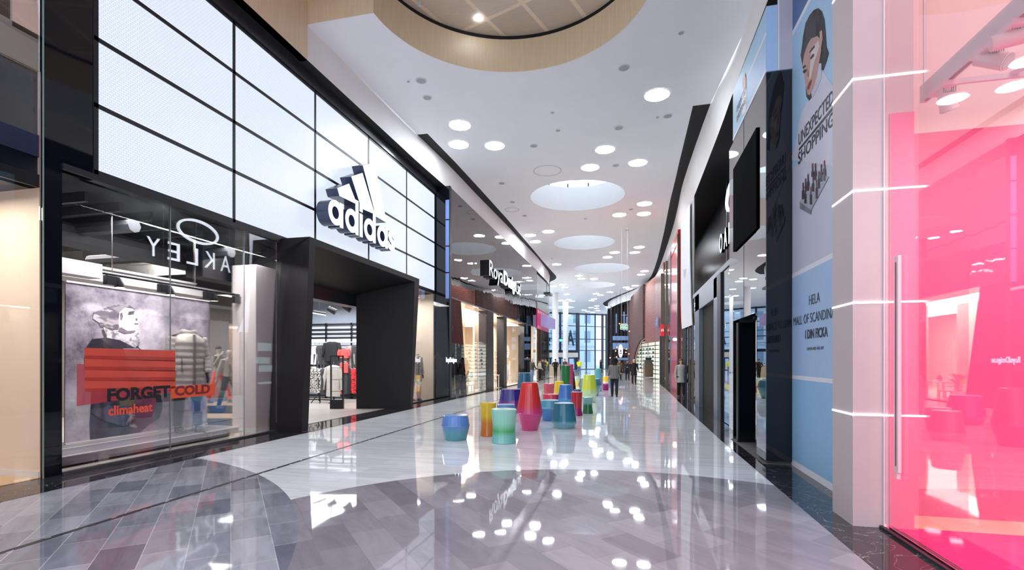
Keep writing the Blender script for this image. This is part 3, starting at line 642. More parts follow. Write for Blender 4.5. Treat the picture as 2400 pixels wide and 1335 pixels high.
# track light in window
t = thing('track_light', (-8.7, 7.5, 3.1), 'black ceiling track with four box spotlights inside the left window', 'track light')
p = onX(160, 625, -8.75); q = onX(574, 689, -8.75)
MB().tube([(-8.75, p.y, 3.17), (-8.75, q.y, 3.17)], .03, 6).build('track', black_metal, t)
m = MB()
for y in (6.8, 8.5): m.tube([(-8.75, y, 3.17), (-8.75, y, 4.5)], .008, 5)
m.build('suspension_wire', steel, t)
for px in (268, 390, 494, 562):
    p = onX(px, 660, -8.75); o = box(-8.80, -8.70, p.y-.16, p.y+.02, 2.98, 3.14).build('spotlight', black_metal, t, bevel=.008)
    MB().rings([[(-8.75+r*math.cos(2*math.pi*k/16), p.y+.10+r*.9*math.sin(2*math.pi*k/16)-dz*.3, 2.96+dz) for k in range(16)] for r, dz in [(.085, 0), (.08, .06), (.05, .17)]]).build('lamp_head', black_metal, o, smooth=True)
    MB().rings([[(-8.75+.07*math.cos(2*math.pi*k/16), p.y+.10+.063*math.sin(2*math.pi*k/16), 2.957+dz) for k in range(16)] for dz in (0, .004)]).build('lens', M('spot_lens', (255, 240, 220), .4, emis=4), o)
    l = bpy.data.lights.new('spot', 'SPOT'); l.energy = 16; l.spot_size = 1.5; l.color = (1, .95, .9); l.shadow_soft_size = .05
    o = bpy.data.objects.new('spot', l); COL.objects.link(o); o.location = (-8.75, p.y+.08, 2.93); o.rotation_euler = (0, .45, 0)
# ------------------------------------------------------------------ portal of the sportswear shop
t = thing('entrance_portal', (-8, 13, 0), 'massive slanted black entrance frame under the lit screen', 'portal')
XF = -7.3
def PX(px, py, x=XF): return onX(px, py, x)
def z0(p): return (p.x, p.y, 0)
OL0 = PX(706, 1011); OLt = PX(726, 556); IL0 = PX(722, 1009); ILt = PX(739, 566)
OR0 = PX(967, 955); ORt = PX(983, 650); IR0 = PX(961, 955); IRt = PX(972, 660)
ZT = 4.58; ZI = 4.42
A1 = Vector((XF, OL0.y, 0)); A2 = Vector((XF, OLt.y, ZT)); B1 = Vector((XF, IL0.y, 0)); B2 = Vector((XF, ILt.y, ZI))
C1 = Vector((XF, IR0.y, 0)); C2 = Vector((XF, IRt.y, ZI)); D1 = Vector((XF, OR0.y, 0)); D2 = Vector((XF, ORt.y, ZT))
back = Vector((-1.75, 0, 0))
portal_m = M('portal_black', (24, 23, 25), .5, spec=.3, noise=.12, nscale=2)
g1 = Vector((-9.06, IL0.y, 0)); g2 = Vector((-9.06, IL0.y+.1, 3.88)); h1 = Vector((-9.06, 15.3, 0)); h2 = Vector((-9.06, 15.3, 3.88))
xb = Vector((-.77, 0, 0))
def hexa(a, b, c, d, e, f, g, h): return MB().add([a, b, c, d, e, f, g, h], [(0, 1, 2, 3), (7, 6, 5, 4), (0, 4, 5, 1), (1, 5, 6, 2), (2, 6, 7, 3), (3, 7, 4, 0)])
hexa(A1, B1, B2, A2, Vector((XL-.05, A1.y+.15, 0)), g1, g2, Vector((XL-.05, A2.y+.15, ZT))).build('jamb', portal_m, t)
hexa(C1, D1, D2, C2, h1, Vector((XL-.05, D1.y, 0)), Vector((XL-.05, D2.y, ZT)), h2).build('jamb', portal_m, t)
hexa(A2, B2, C2, D2, Vector((XL-.05, A2.y, ZT)), g2, h2, Vector((XL-.05, D2.y, ZT))).build('lintel', portal_m, t)
gr_ = MB(); n_ = 10
gr_.v = [tuple((C1*(1-i/n_)+h1*(i/n_))*(1-j/n_)+(C2*(1-i/n_)+h2*(i/n_))*(j/n_)+Vector((0, -.03, 0))) for i in range(n_+1) for j in range(n_+1)]
gr_.f = [(i*(n_+1)+j, i*(n_+1)+j+1, (i+1)*(n_+1)+j+1, (i+1)*(n_+1)+j) for i in range(n_) for j in range(n_)]
gr_.build('reveal', portal_m, t, True)
box(-9.5, -9.06, 9, 18, 3.5, 4.5).build('inner_header', black_metal, t)
box(XF, XF+.004, A1.y+.02, B1.y-.02, .02, .03).build('groove', steel, t)
box(-8.9, -8.35, 10.45, 10.7, 0, 3.4).build('inner_post', black_metal, t)
# store interior behind the portal
struct('wall_left', box(-14.5, -10.3, 19.5, 19.6, 0, 4.5), M('interior_bluegrey', (150, 160, 176), .7, noise=.04))
t = thing('wall_rack', (-12, 19.3, 0), 'dark slatted wall rack holding clothes at the back of the sportswear shop', 'rack')
m = MB()
for z in (3.22, 2.98, 2.8, 2.62): m.box(-14.4, -10.4, 19.38, 19.46, z, z+.06)
for x in (-14.3, -13.0, -11.75, -10.6): m.box(x-.03, x+.03, 19.38, 19.46, 0, 3.3)
m.box(-14.4, -10.4, 19.05, 19.4, .1, .18)
m.build('frame', black_metal, t)
m = MB()
for z in (2.72, 2.9, 3.08): m.box(-14.4, -10.4, 19.47, 19.49, z, z+.04)
m.build('light_slot', M('slot_light', (230, 236, 245), .5, emis=1.3), t)
box(-14.4, -10.4, 19.0, 19.45, 2.42, 2.46).build('shelf', white_paint, t); box(-14.4, -10.4, 19.43, 19.45, 2.2, 2.6).build('shelf_backlight', M('shelf_glow', (220, 228, 240), .5, emis=.8), t)
m = MB()
for z in (2.3, 1.3): m.tube([(-14.4, 19.15, z), (-10.4, 19.15, z)], .018, 6)
m.build('hanging_rail', steel, t)
def garment(loc, w, h, mat, label, group=None, rz=0, sleeves=True, d=.08, name='hanging_garment'):
    t = thing(name, loc, label, 'garment', group, rz)
    rr = []
    for z, sx, sd in [(0, .48, 1), (-.12*h, .5, 1.1), (-.45*h, .46, 1), (-.8*h, .48, 1), (-h, .5, .9)][::-1]:
        rr.append([(w*sx*math.cos(2*math.pi*k/14)*(1+.04*math.sin(5*k)), d*sd*math.sin(2*math.pi*k/14)*(1+.15*math.sin(3*k+z*9)), z) for k in range(14)])
    rr.append([(w*.16*math.cos(2*math.pi*k/14), d*.6*math.sin(2*math.pi*k/14), .05*h) for k in range(14)])
    MB().rings(rr).build('body', mat, t, True, True)
    if sleeves:
        for s in (-1, 1): MB().tube([(s*w*.42, 0, -.04*h), (s*w*.56, -.02, -.35*h), (s*w*.60, -.03, -.78*h)], [(.07, .09), (.065, .075), (.05, .05)], 10).build('sleeve', mat, t, True, True)
    MB().tube([(-w*.3, 0, .03), (0, 0, .06), (w*.3, 0, .03)], .008, 5).tube([(0, 0, .06), (0, 0, .13), (.03, 0, .16), (0, 0, .18)], .005, 5).build('hanger', steel, t, local=True)
    return t
gcol = {'black': M('cloth_black', (30, 30, 33), .85, noise=.2), 'char': M('cloth_charcoal', (62, 62, 66), .85, noise=.2), 'grey': M('cloth_grey', (150, 148, 146), .85, noise=.15),
        'coral': M('cloth_coral', (240, 84, 82), .8, noise=.12), 'pat': pattern_mat('cloth_speckle', (225, 222, 220), (28, 28, 30), 26, .5, .85, (1, 1, 1), .03), 'coat': M('cloth_stone', (186, 184, 178), .85, noise=.12),
        'redpat': pattern_mat('cloth_redpattern', (225, 50, 55), (110, 20, 28), 20, .52, .85, (1, 1, 1), .03), 'white': M('cloth_white', (212, 212, 212), .8, noise=.1)}
gx = lambda px, y=19.1: onY(px, 800, y).x
for px, k, lb in [(738, 'white', 'white shirt hanging leftmost on the upper wall rail'), (748, 'char', 'dark jacket squeezed next to the white shirt on upper wall rail'), (757, 'char', 'charcoal striped jacket on the upper wall rail'), (766, 'char', 'charcoal top hanging just left of the big black jacket'),
                  (829, 'char', 'charcoal trousers right of the coral shirts, upper rail'), (822, 'grey', 'grey top between coral shirts and charcoal trousers, upper rail')]:
    garment((gx(px), 19.1, 2.24), .34, .95, gcol[k], lb, 'clothes on the upper wall rail')
garment((gx(783), 18.95, 2.42), .72, .80, gcol['black'], 'large black zip jacket displayed facing out on the upper wall rail')
tg = garment((gx(813), 18.9, 2.12), .42, .36, gcol['coral'], 'coral pink shirt hanging facing out on upper rail', sleeves=True)
garment((gx(813), 18.88, 1.55), .42, .42, gcol['coral'], 'coral pink shorts hanging directly under the coral shirt', sleeves=False)
for px, k, lb in [(812, 'char', 'dark trousers left of the red patterned tights, lower rail'), (806, 'black', 'black trousers on the lower wall rail behind the gate'), (820, 'black', 'black trousers touching the red patterned tights'), (829, 'redpat', 'red patterned tights at the right end of the lower rail'), (790, 'black', 'black tights on the lower rail behind the stone coat'), (797, 'coral', 'coral garment peeping out below the stone coat')]:
    garment((gx(px, 18.95), 18.95, 1.28), .28, 1.02, gcol[k], lb, 'clothes on the lower wall rail', sleeves=False)
t = thing('clothes_rack', (-10.9, 16.6, 0), 'black freestanding clothes rack behind the security gate', 'rack')
Yr = 17.2; xa, xb_ = onY(735, 850, Yr).x, onY(783, 850, Yr).x
MB().box(xa-.5, xb_, Yr-.03, Yr+.03, 1.42, 1.50).box(xb_-.03, xb_+.02, Yr-.03, Yr+.03, .05, 1.5).box(xa+.25, xa+.29, Yr-.03, Yr+.03, .05, 1.45).box(xa-.5, xb_, Yr-.03, Yr+.03, .10, .14).build('frame', black_metal, t)
m = MB(); m.tube([(xa+.1, Yr-.3, .02), (xa+.3, Yr, .45)], .02, 6); m.tube([(xb_, Yr-.35, .02), (xb_, Yr+.35, .02)], .02, 6); m.tube([(xa+.1, Yr+.3, .02), (xa+.5, Yr-.35, .02)], .02, 6); m.build('foot', black_metal, t)
for i, (px, k, lb, h) in enumerate([(738, 'pat', 'black and white speckled top leftmost on the front rack', .85), (746, 'pat', 'second black and white speckled top on the front rack', .9), (754, 'pat', 'speckled top third along the front rack', .8), (761, 'char', 'charcoal top beside the stone coloured coat, front rack', .95)]):
    garment((onY(px, 800, Yr).x, Yr-.08, 1.30), .30, h, gcol[k], lb, 'speckled tops on the front rack')
garment((onY(781, 800, Yr-.14).x, Yr-.14, 1.42), .62, 1.15, gcol['coat'], 'stone coloured long coat hanging facing out behind the security gate')
t = thing('security_gate', onD(790, 958, 16.96), 'black anti-theft gate frame with solid foot in the shop entrance', 'gate')
o_ = wloc(t); o_.z = 0; t.location = o_
e = Vector((CT, ST, 0)).normalized()
def obox(c, w, d, z0_, z1_):
    f = Vector((-e.y, e.x, 0)); c = Vector((c[0], c[1], 0)); P = [c-e*w/2-f*d/2, c+e*w/2-f*d/2, c+e*w/2+f*d/2, c-e*w/2+f*d/2]
    return MB().prism([p+Vector((0, 0, z0_)) for p in P], (0, 0, z1_-z0_))
obox(o_, .45, .12, 0, .32).build('foot_box', black_metal, t)
for s in (-1, 1): obox(o_+e*s*.205, .04, .06, .32, 1.83).build('upright', black_metal, t)
obox(o_, .45, .05, 1.79, 1.83).build('top_bar', black_metal, t)
m = MB()
for z in (.6, 1.0, 1.4): m.v, m.f = m.v, m.f; q = obox(o_, .40, .02, z, z+.015); m.add(q.v, q.f)
m.build('crossbar', grey_metal, t)
t = thing('strip_light', (-11.5, 15, 3.6), 'short bright linear lamp hanging inside the shop entrance', 'lamp')
p = onD(734, 732, 17.5); q = onD(763, 737, 18.0)
MB().tube([p+Vector((0, 0, .04)), q+Vector((0, 0, .04))], .05, 6).build('housing', black_metal, t); MB().tube([(p+q)/2, Vector(((p+q)/2).xy[:]+(4.5,))], .01, 5).build('cord', black_metal, t); MB().tube([p-Vector((0, 0, .01)), q-Vector((0, 0, .01))], .028, 6).build('tube', M('tube_glow', (255, 250, 240), .5, emis=3), t)
for px, py, lb in [(776, 727, 'black double spotlight under the shop ceiling, left one in the entrance'), (812, 722, 'black spotlight under the shop ceiling, right one in the entrance')]:
    p = onD(px, py, 17.6); t = thing('spotlight', p, lb, 'spotlight')
    MB().tube([p+Vector((-.12, 0, .08)), p+Vector((.12, .1, -.06))], [.09, .11], 12).build('lamp_head', black_metal, t, True)
    MB().tube([p, Vector((p.x, p.y, 4.5))], .012, 5).build('stem', black_metal, t)
# second window of the sportswear shop
struct('window_3', box(XL-.012, XL, 16.0, 19.9, .03, 4.5), glass_clear)
struct('wall_left', box(-9.6, -9.5, 16.2, 19.9, 0, 4.5), M('window_backdrop', (214, 206, 204), .6, noise=.03))
struct('trim_23', box(-8.13, XL+.02, 15.8, 19.95, 0, .035), black_metal)
# black return fin and blue glowing strips that paint in the lit screen's reflection
t = thing('black_pillar', (-7.7, 20, 0), 'slim glossy black pillar between the sportswear shop and the mirrored homeware shop', 'pillar')
box(-8.15, -7.42, 19.95, 20.08, 0, 9.1).build('cladding', black_gloss, t)
box(-7.44, -7.40, 19.93, 20.1, 0, 9.1).build('edge', black_metal, t)
t = thing('side_reflection', (-7.5, 19.94, 4.6), 'narrow blue strip on the black pillar, painted reflection of the lit screen', 'screen')
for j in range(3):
    box(-7.60, -7.42, 19.93, 19.945, 4.3+1.13*j, 5.37+1.13*j).build('panel', M('reflected_panel', (110, 135, 190), .3, emis=.25, ecol=(110, 140, 205)), t)  # painted reflection of the lit screen, not a screen panel
box(-7.60, -7.42, 19.93, 19.945, 7.69, 8.5).build('panel', M('reflected_panel', ()), t)  # same painted reflection
# ================================================================== HOMEWARE SHOP (mirrored facade)
XR = -7.4
t = thing('mirrored_fascia', (XR, 30, 4.4), 'huge wavy grey mirror panel above the homeware shop windows reflecting the ceiling', 'shopfront')
box(XR-.3, XR, 20.1, 40.4, 4.38, 9.05).build('mirror_sheet', mirror_grey, t)
box(XR-.02, XR+.015, 20.1, 40.4, 4.33, 4.39).build('lower_trim', grey_metal, t)
t = thing('slanted_mirror', (XR, 20.8, 0), 'dark slanted reflective panel left of the homeware windows carrying a small sign', 'panel')
MB().prism([(XR, 20.1, 0), (XR, 22.2, 0), (XR, 21.35, 4.34), (XR, 20.1, 4.34)], (-.2, 0, 0)).build('sheet', mirror_dark, t)
for (u0, u1, lab) in [(22.2, 27.2, None)]: pass
posts = [(25.57, 26.95), (29.3, 30.07), (35.4, 38.0)]
for (a_, b_), lb in zip(posts, ['wide black post between first and second homeware windows', 'slim black post between second and third homeware windows', 'wide dark glossy pier at far end of the homeware shop']):
    tag(box(XR-.45, XR-.005, a_, b_, 0, 4.33).build('shop_post', black_gloss if a_ > 35 else black_metal), lb, 'post')
struct('window_4', box(XR-.03, XR-.02, 22.0, 25.57, .03, 4.33), glass_clear)
struct('window_5', box(XR-.33, XR-.32, 30.07, 35.4, .03, 4.2), glass_clear)
struct('trim_24', MB().box(XR-.1, XR+.01, 22, 25.57, 0, .03).box(XR-.1, XR+.01, 30.07, 35.4, 0, .03), black_metal)
struct('floor', box(-14, XR-.1, 20.1, 52, .001, .012), M('shop_tile_floor', (212, 206, 198), .25, noise=.04))
struct('ceiling', box(-14, XR-.02, 20.1, 40.3, 4.5, 4.6), M('shop_ceiling_white', (225, 216, 204), .7, noise=.02))
struct('wall_left', box(-14.1, -14, 20.1, 52, 0, 9), M('shop_back_white', (230, 222, 212), .7, noise=.03))
struct('wall_left', box(-14, XR-.3, 20.09, 20.2, 0, 9), cream); struct('wall_left', box(-14, XR-.3, 40.3, 40.42, 0, 9), cream)
struct('wall_left', box(-8.6, -8.5, 26.9, 29.6, 0, 4.4), M('shop_partition', (232, 216, 196), .7, noise=.03)); struct('wall_left', box(-9.6, -9.5, 22.2, 26.5, 0, 4.4), M('shop_partition', ()))
struct('wall_left', box(-10.0, -9.9, 31.5, 38, 0, 4.4), M('shop_partition', ()))
t = thing('store_sign', (-7.1, 29, 6), 'large white illuminated lettering with black sides on the grey mirror facade', 'sign')
pa, pb = onX(1147, 650, -7.14), onX(1221, 683, -7.14)
ya, yb = pa.y, pb.y; zz0 = 6.02; w_ = yb-ya
blk = M('sign_black_side', (12, 12, 14), .2)
def lit_text(s, y, z, w, h, bold, name='lettering', dep=.26, x=-7.14):
    o = text_mb(s, (x-dep, y, z), LU, UP, w, h, dep, bold+.012).build(name, blk, t)
    text_mb(s, (x, y+.01, z), LU, UP, w, h, .008, bold).build('lit_face', sign_em, o)
lit_text('Royal', ya, zz0-.16, w_*.40, 1.1, -.006); lit_text('Design', ya+w_*.41, zz0-.16, w_*.41, 1.1, .03); lit_text('.se', ya+w_*.835, zz0, w_*.14, .62, -.004)
lit_text('°', ya+w_*.975, zz0+.62, w_*.022, .2, 0)
tag(text_mb('RoyalDesign.se', (XR+.006, onX(1045, 845, XR).y, 1.52), LU, UP, 1.3, .27, .01, .01).build('window_lettering', sign_em), 'tiny glowing white lettering low on the dark slanted mirror panel', 'lettering')
# homeware interior pieces
shop_white = M('furniture_white', (236, 230, 222), .5, noise=.03)
t = thing('console_shelf', (-8.2, 23.4, 0), 'white fireplace-like shelf unit inside the first homeware window', 'shelf')
box(-9.2, -8.3, 22.6, 23.8, 1.0, 1.12).build('top', shop_white, t)
box(-9.1, -8.4, 22.7, 22.8, .0, 1.0).build('side', shop_white, t); box(-9.1, -8.4, 23.6, 23.7, .0, 1.0).build('side', shop_white, t); box(-9.1, -9.05, 22.8, 23.6, 0, 1.0).build('back', shop_white, t)
box(-9.0, -8.5, 22.9, 23.5, .5, .9).build('niche', black_metal, t)
t = thing('potted_plant', (-8.0, 23.6, 0), 'leafy green plant on a white stool in the first homeware window', 'plant')
MB().lathe([(.20, 0), (.20, .4)], 16).build('plinth', shop_white, t, local=True)
MB().lathe([(.10, .4), (.14, .65)], 16).build('pot', M('pot_grey', (160, 160, 158), .5), t, local=True)
m = MB(); random.seed(3)
for k in range(26):
    a = random.random()*6.28; r = .25+.3*random.random(); z = .65+.55*random.random(); d = Vector((math.cos(a), math.sin(a), 0)); w = Vector((-d.y, d.x, 0))*.05
    m.quad((0, 0, .62), Vector((0, 0, z-.05))*1.0+d*r*.6+w, d*r+Vector((0, 0, z-.1)), Vector((0, 0, z-.05))+d*r*.6-w)
m.build('foliage', M('leaf_green', (90, 132, 96), .6, noise=.2), t, local=True)
def table(x, y, w, d, h, lb, mat=shop_white, name='display_table'):
    t = thing(name, (x, y, 0), lb, 'table')
    box(x-w/2, x+w/2, y-d/2, y+d/2, h-.05, h).build('tabletop', mat, t)
    for sx in (-1, 1):
        for sy in (-1, 1): box(x+sx*(w/2-.04)-.03, x+sx*(w/2-.04)+.03, y+sy*(d/2-.04)-.03, y+sy*(d/2-.04)+.03, 0, h-.05).build('leg', mat, t)
table(-8.1, 25.0, .7, .9, .75, 'pale table at the right end of the first homeware window', M('table_mint', (180, 204, 196), .4)); table(-7.95, 24.2, .5, .5, .42, 'low white table in the first homeware window')
table(-7.9, 28.2, .7, 1.2, .8, 'white table in the doorway of the homeware shop')
def item(x, y, z, r, h, mat, lb, cat='vase', name='vase'):
    tag(MB().lathe([(r*.6, 0), (r, h*.35), (r*.8, h*.7), (r*.35, h*.85), (r*.45, h)], 14, (x, y, z)).build(name, mat, smooth=True), lb, cat)
item(-7.9, 27.9, .8, .11, .35, shop_white, 'white vase on the doorway table of the homeware shop'); item(-7.9, 28.4, .8, .09, .22, M('copper', (190, 130, 90), .3, .8), 'copper coloured vase on the doorway table')
item(-8.1, 25.1, .75, .1, .28, M('teal_glaze', (60, 120, 124), .3), 'teal vase on the pale table in the first homeware window')
t = thing('ladder_shelf', (-7.85, 29.0, 0), 'white open ladder shelf standing in the homeware shop doorway', 'shelf')
m = MB()
for y in (28.75, 29.25): m.box(-7.95, -7.90, y-.02, y+.02, 0, 2.3)
m.build('side_rail', shop_white, t); m = MB()
for z in (.5, 1.0, 1.45, 1.85, 2.2): m.box(-8.0, -7.8, 28.75, 29.25, z, z+.03)
m.build('rung', shop_white, t)
t = thing('armchair', (-7.95, 31.2, 0), 'white moulded tall-backed chair at the left of the third homeware window', 'chair')
MB().lathe([(.28, 0), (.30, .04), (.06, .08), (.05, .38)], 18).build('pedestal', shop_white, t, True, True)
MB().rings([[(r*math.cos(2*math.pi*k/18), r*.9*math.sin(2*math.pi*k/18)+o, z) for k in range(18)] for r, o, z in [(.12, 0, .36), (.36, 0, .45), (.40, .02, .7), (.38, .04, 1.0), (.3, .06, 1.35), (.18, .08, 1.5), (.05, .08, 1.54)]]).build('shell', shop_white, t, True, True)
t = thing('floor_easel', (-7.95, 33.2, 0), 'white easel-like stand near the middle of the third homeware window', 'stand')
MB().tube([(0, -.3, 0), (0, 0, 1.6)], .025, 6).tube([(0, .3, 0), (0, 0, 1.6)], .025, 6).tube([(-.3, 0, 0), (0, 0, 1.6)], .025, 6).box(-.02, .02, -.25, .25, .6, .64).build('leg', shop_white, t, local=True)
t = thing('pendant_lamp', (-8.3, 28.5, 3.2), 'small curved white lamp hanging in the homeware shop doorway', 'lamp')
MB().ball((0, 0, 0), .12, .12, .09).build('shade', shop_white, t, True, True); MB().tube([(0, 0, .08), (0, 0, 1.3)], .01, 5).build('cord', steel, t, local=True)
# ------------------------------------------------------------------ beyond the homeware shop
struct('window_6', box(XR-.02, XR, 40.45, 46.3, 4.4, 8.8), glass('milky_glass', (.86, .88, .86), 1.5))
struct('wall_left', box(-9.0, -8.9, 40.5, 47, 5.3, 9.0), M('backdrop_white', (214, 216, 212), .7, noise=.05))
struct('wall_left', box(-14, -9.5, 47.3, 47.4, 0, 9), cream)
t = thing('pink_sign_box', (XR, 43, 4.6), 'magenta sign band with a lilac lightbox sticking out, above the cream far left shop', 'sign')
pA, pB = onX(1250, 725, XR+.05), onX(1285, 758, XR+.05)
box(XR-.1, XR+.05, 40.4, 46.4, 4.3, 5.95).build('band', M('magenta', (206, 24, 96), .4, noise=.05, emis=.1), t)
box(XR+.05, XR+.6, 42.0, 47.0, 4.6, 5.55).build('lightbox', M('lilac_box', (168, 160, 214), .35, emis=.15), t)
m = MB(); random.seed(5)
for k in range(7): m.box(XR+.05, XR+.06, 40.7+k*.8, 41.1+k*.8, 5.62, 5.86); m.box(XR+.05, XR+.06, 40.6+k*.8, 40.95+k*.8, 4.35, 4.55)
m.build('white_pattern', M('sign_print', (236, 200, 214), .5), t)
struct('trim_25', box(XR-.1, XR+.07, 40.4, 46.5, 5.95, 6.45), M('sage_band', (150, 160, 154), .4, noise=.04))
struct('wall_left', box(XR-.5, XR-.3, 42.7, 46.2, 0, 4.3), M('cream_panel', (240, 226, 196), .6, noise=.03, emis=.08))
struct('window_7', box(XR-.02, XR, 40.4, 47.2, 0.03, 4.3), glass('milky_glass'))
struct('wall_left', box(-12, XR-.03, 47.2, 47.28, 0, 8.8), glass('milky_glass'))
t = thing('hanging_banner', (-7.2, 49, 8), 'small dark framed sign bracket hanging at end of the left bulkhead', 'sign')
q = onX(1285, 690, -7.15); box(-7.42, -7.1, 45.6, 47.3, 7.8, 8.0).build('frame', black_metal, t); box(-7.3, -7.25, 46.4, 46.45, 8.0, 9.12).build('bracket', black_metal, t)
t = thing('reception_desk', onD(1287, 880, 52), 'low beige stone counter standing left of the white columns', 'counter')
t.location.z = 0; b0 = wloc(t)
obox(b0, 2.2, .7, 0, 1.15).build('body', M('beige_stone', (160, 148, 134), .4, noise=.15), t); obox(b0, 2.3, .8, 1.15, 1.2).build('top', M('beige_top', (184, 174, 160), .3), t)
# white columns
for px, d, r, lb in [(1301.5, 61.5, .385, 'tall round white column, the nearer left one of two in the middle distance'), (1325.5, 70, .38, 'tall round white column, the farther right one of two in the middle distance')]:
    p = onD(px, 843, d); t = thing('column', (p.x, p.y, 0), lb, 'column')
    MB().lathe([(r, 0), (r, 10.0)], 32).build('shaft', white_paint, t, True, True); MB().lathe([(r+.03, 0), (r+.03, .12), (r, .14)], 32).build('base_ring', steel, t, True, True)
# ------------------------------------------------------------------ far glass wall and what is outside
P0 = onD(1170, 843, 82.5); P1 = onD(1426, 843, 90.2); P0.z = P1.z = 0; P0 = P1+(P0-P1)*1.0
wd = (P1-P0); WLn = wd.length; wd.normalize(); wn = Vector((-wd.y, wd.x, 0))
def wpt(px, py=843):    # point on the glass wall under a pixel
    a, b = ray(px); # solve P0+wd*s = (a,b)*d
    det = wd.x*(-b)-wd.y*(-a); rhs = (-P0.x, -P0.y); s = (rhs[0]*(-b)-rhs[1]*(-a))/det; q = P0+wd*s
    d = q.x/a if abs(a) > 1e-3 else q.y/b; return s, EYE+(843-py)*d/F
def wbox(s0, s1, z0_, z1_, th=.12, off=0):
    c = P0+wd*s0+wn*(off-th/2); return MB().prism([c+Vector((0, 0, z0_)), P0+wd*s1+wn*(off-th/2)+Vector((0, 0, z0_)), P0+wd*s1+wn*(off-th/2)+Vector((0, 0, z1_)), c+Vector((0, 0, z1_))], wn*th)
navy = M('navy_mullion', (28, 38, 54), .4, noise=.1)
struct('window_8', wbox(-8, WLn, 0, 10, .02), glass('curtain_glass', (.80, .90, .97), .8))
m = MB()
def addw(q): m.add(q.v, q.f)
for px, wpx in [(1205, 5), (1240, 3), (1262, 3), (1283, 3), (1313, 4), (1354, 7.5), (1374, 1.6), (1395, 1.6), (1412, 4), (1422, 5)]:
    s0, _ = wpt(px-wpx/2); s1, _ = wpt(px+wpx/2); addw(wbox(s0, s1, 0, 10, .25))
for py, a0, a1, th in [(733, 1160, 1426, .22), (762, 1160, 1426, .12), (793, 1160, 1426, .14), (821, 1357, 1426, .12), (822.5, 1160, 1356, .45), (870, 1160, 1426, .2), (780, 1160, 1356, .08), (806, 1160, 1356, .07)]:
    s0, _ = wpt(a0); s1, z = wpt((a0+a1)/2, py); s2, _ = wpt(a1); addw(wbox(s0, s2, max(0, z-th/2), max(.1, z+th/2), .2))
for px in (1290, 1313, 1332, 1348):
    s0, _ = wpt(px-1.2); s1, _ = wpt(px+1.2); addw(wbox(s0, s1, 0, 1.9, .3))
s0, _ = wpt(1280); s1, _ = wpt(1349); addw(wbox(s0, s1, 1.9, 2.1, .3))
struct('window_frame', m, navy)
s0, _ = wpt(1280); s1, _ = wpt(1352); struct('wall_back', wbox(s0, s1, 2.15, 2.95, .3, -.3), M('porch_white', (206, 196, 188), .6, noise=.1))
s0, _ = wpt(1331.5); s1, _ = wpt(1349.5)
t = thing('giant_letter', P0+wd*(s0+s1)/2+Vector((0, 0, 4)), 'giant grey letter A standing outside behind the far glass wall', 'lettering')
text_mb('A', P0+wd*s0-wn*-.6+Vector((0, 0, 4.2)), wd, UP, s1-s0, 2.75, .12, .03).build('letter', M('letter_sage', (120, 132, 124), .6), t)
s0, _ = wpt(1281); s1, _ = wpt(1292.5)
t = thing('giant_letter', P0+wd*s0+Vector((0, 0, 5)), 'dark letter M hanging at the far glass wall left of the columns', 'lettering')
text_mb('M', P0+wd*s0+wn*.5+Vector((0, 0, 5.6)), wd, (0, 0, -1), s1-s0, .7, .1, .03).build('letter', navy, t)
text_mb('A', P0+wd*s0+wn*.5+Vector((0, 0, 4.2)), wd, UP, s1-s0, .9, .1, .03).build('letter', navy, t)
def outside(name, s0, s1, off, z0_, z1_, th=1.0):
    c = P0+wd*s0+wn*off; q = P0+wd*s1+wn*off; return MB().prism([c+Vector((0, 0, z0_)), q+Vector((0, 0, z0_)), q+Vector((0, 0, z1_)), c+Vector((0, 0, z1_))], wn*th)
struct('ground', MB().quad(*[P0+wd*a+wn*b+Vector((0, 0, -.02)) for a, b in [(-60, .2), (60, .2), (60, 80), (-60, 80)]]), M('paving', (196, 200, 206), .7, noise=.08, nscale=.6))
bmat = M('facade_pale', (196, 206, 218), .8, noise=.08, nscale=.4); wmat = M('facade_glass', (122, 146, 170), .1, noise=.1)
t = thing('office_building', P0+wd*4+wn*26, 'pale blue-grey office building across the square behind the far glass wall', 'building')
outside('', -30, 34, 26, 0, 22, 8).build('wall', bmat, t)
for i in range(20):
    for j in range(4):
        outside('', -26+i*3, -24.4+i*3, 25.95, 1.2+j*4.6, 4.0+j*4.6, .05).build('window', wmat, t)
outside('', -30, 34, 25.9, 4.7, 5.1, .1).build('cornice', M('facade_band', (170, 182, 196), .8), t)
outside('', 8, 12, 24, 0, 20, 1.8).build('stair_tower', M('facade_white', (214, 220, 228), .8), t)
m = MB()
for i in range(46): m2 = outside('', -6+i*.5, -5.97+i*.5, 12, 0, 1.1, .03); m.add(m2.v, m2.f)
m2 = outside('', -6, 17, 12, 1.05, 1.1, .03); m.add(m2.v, m2.f)
tag(m.build('railing', navy), 'thin metal railing outside behind the far glass wall', 'railing')
# ================================================================== RIGHT SIDE, from the viewer outwards
XP2 = 2.54
struct('wall_right', box(4.2, 4.3, 6.3, 56, 0, 9.1), M('wall_black', (18, 20, 28), .25, noise=.05))
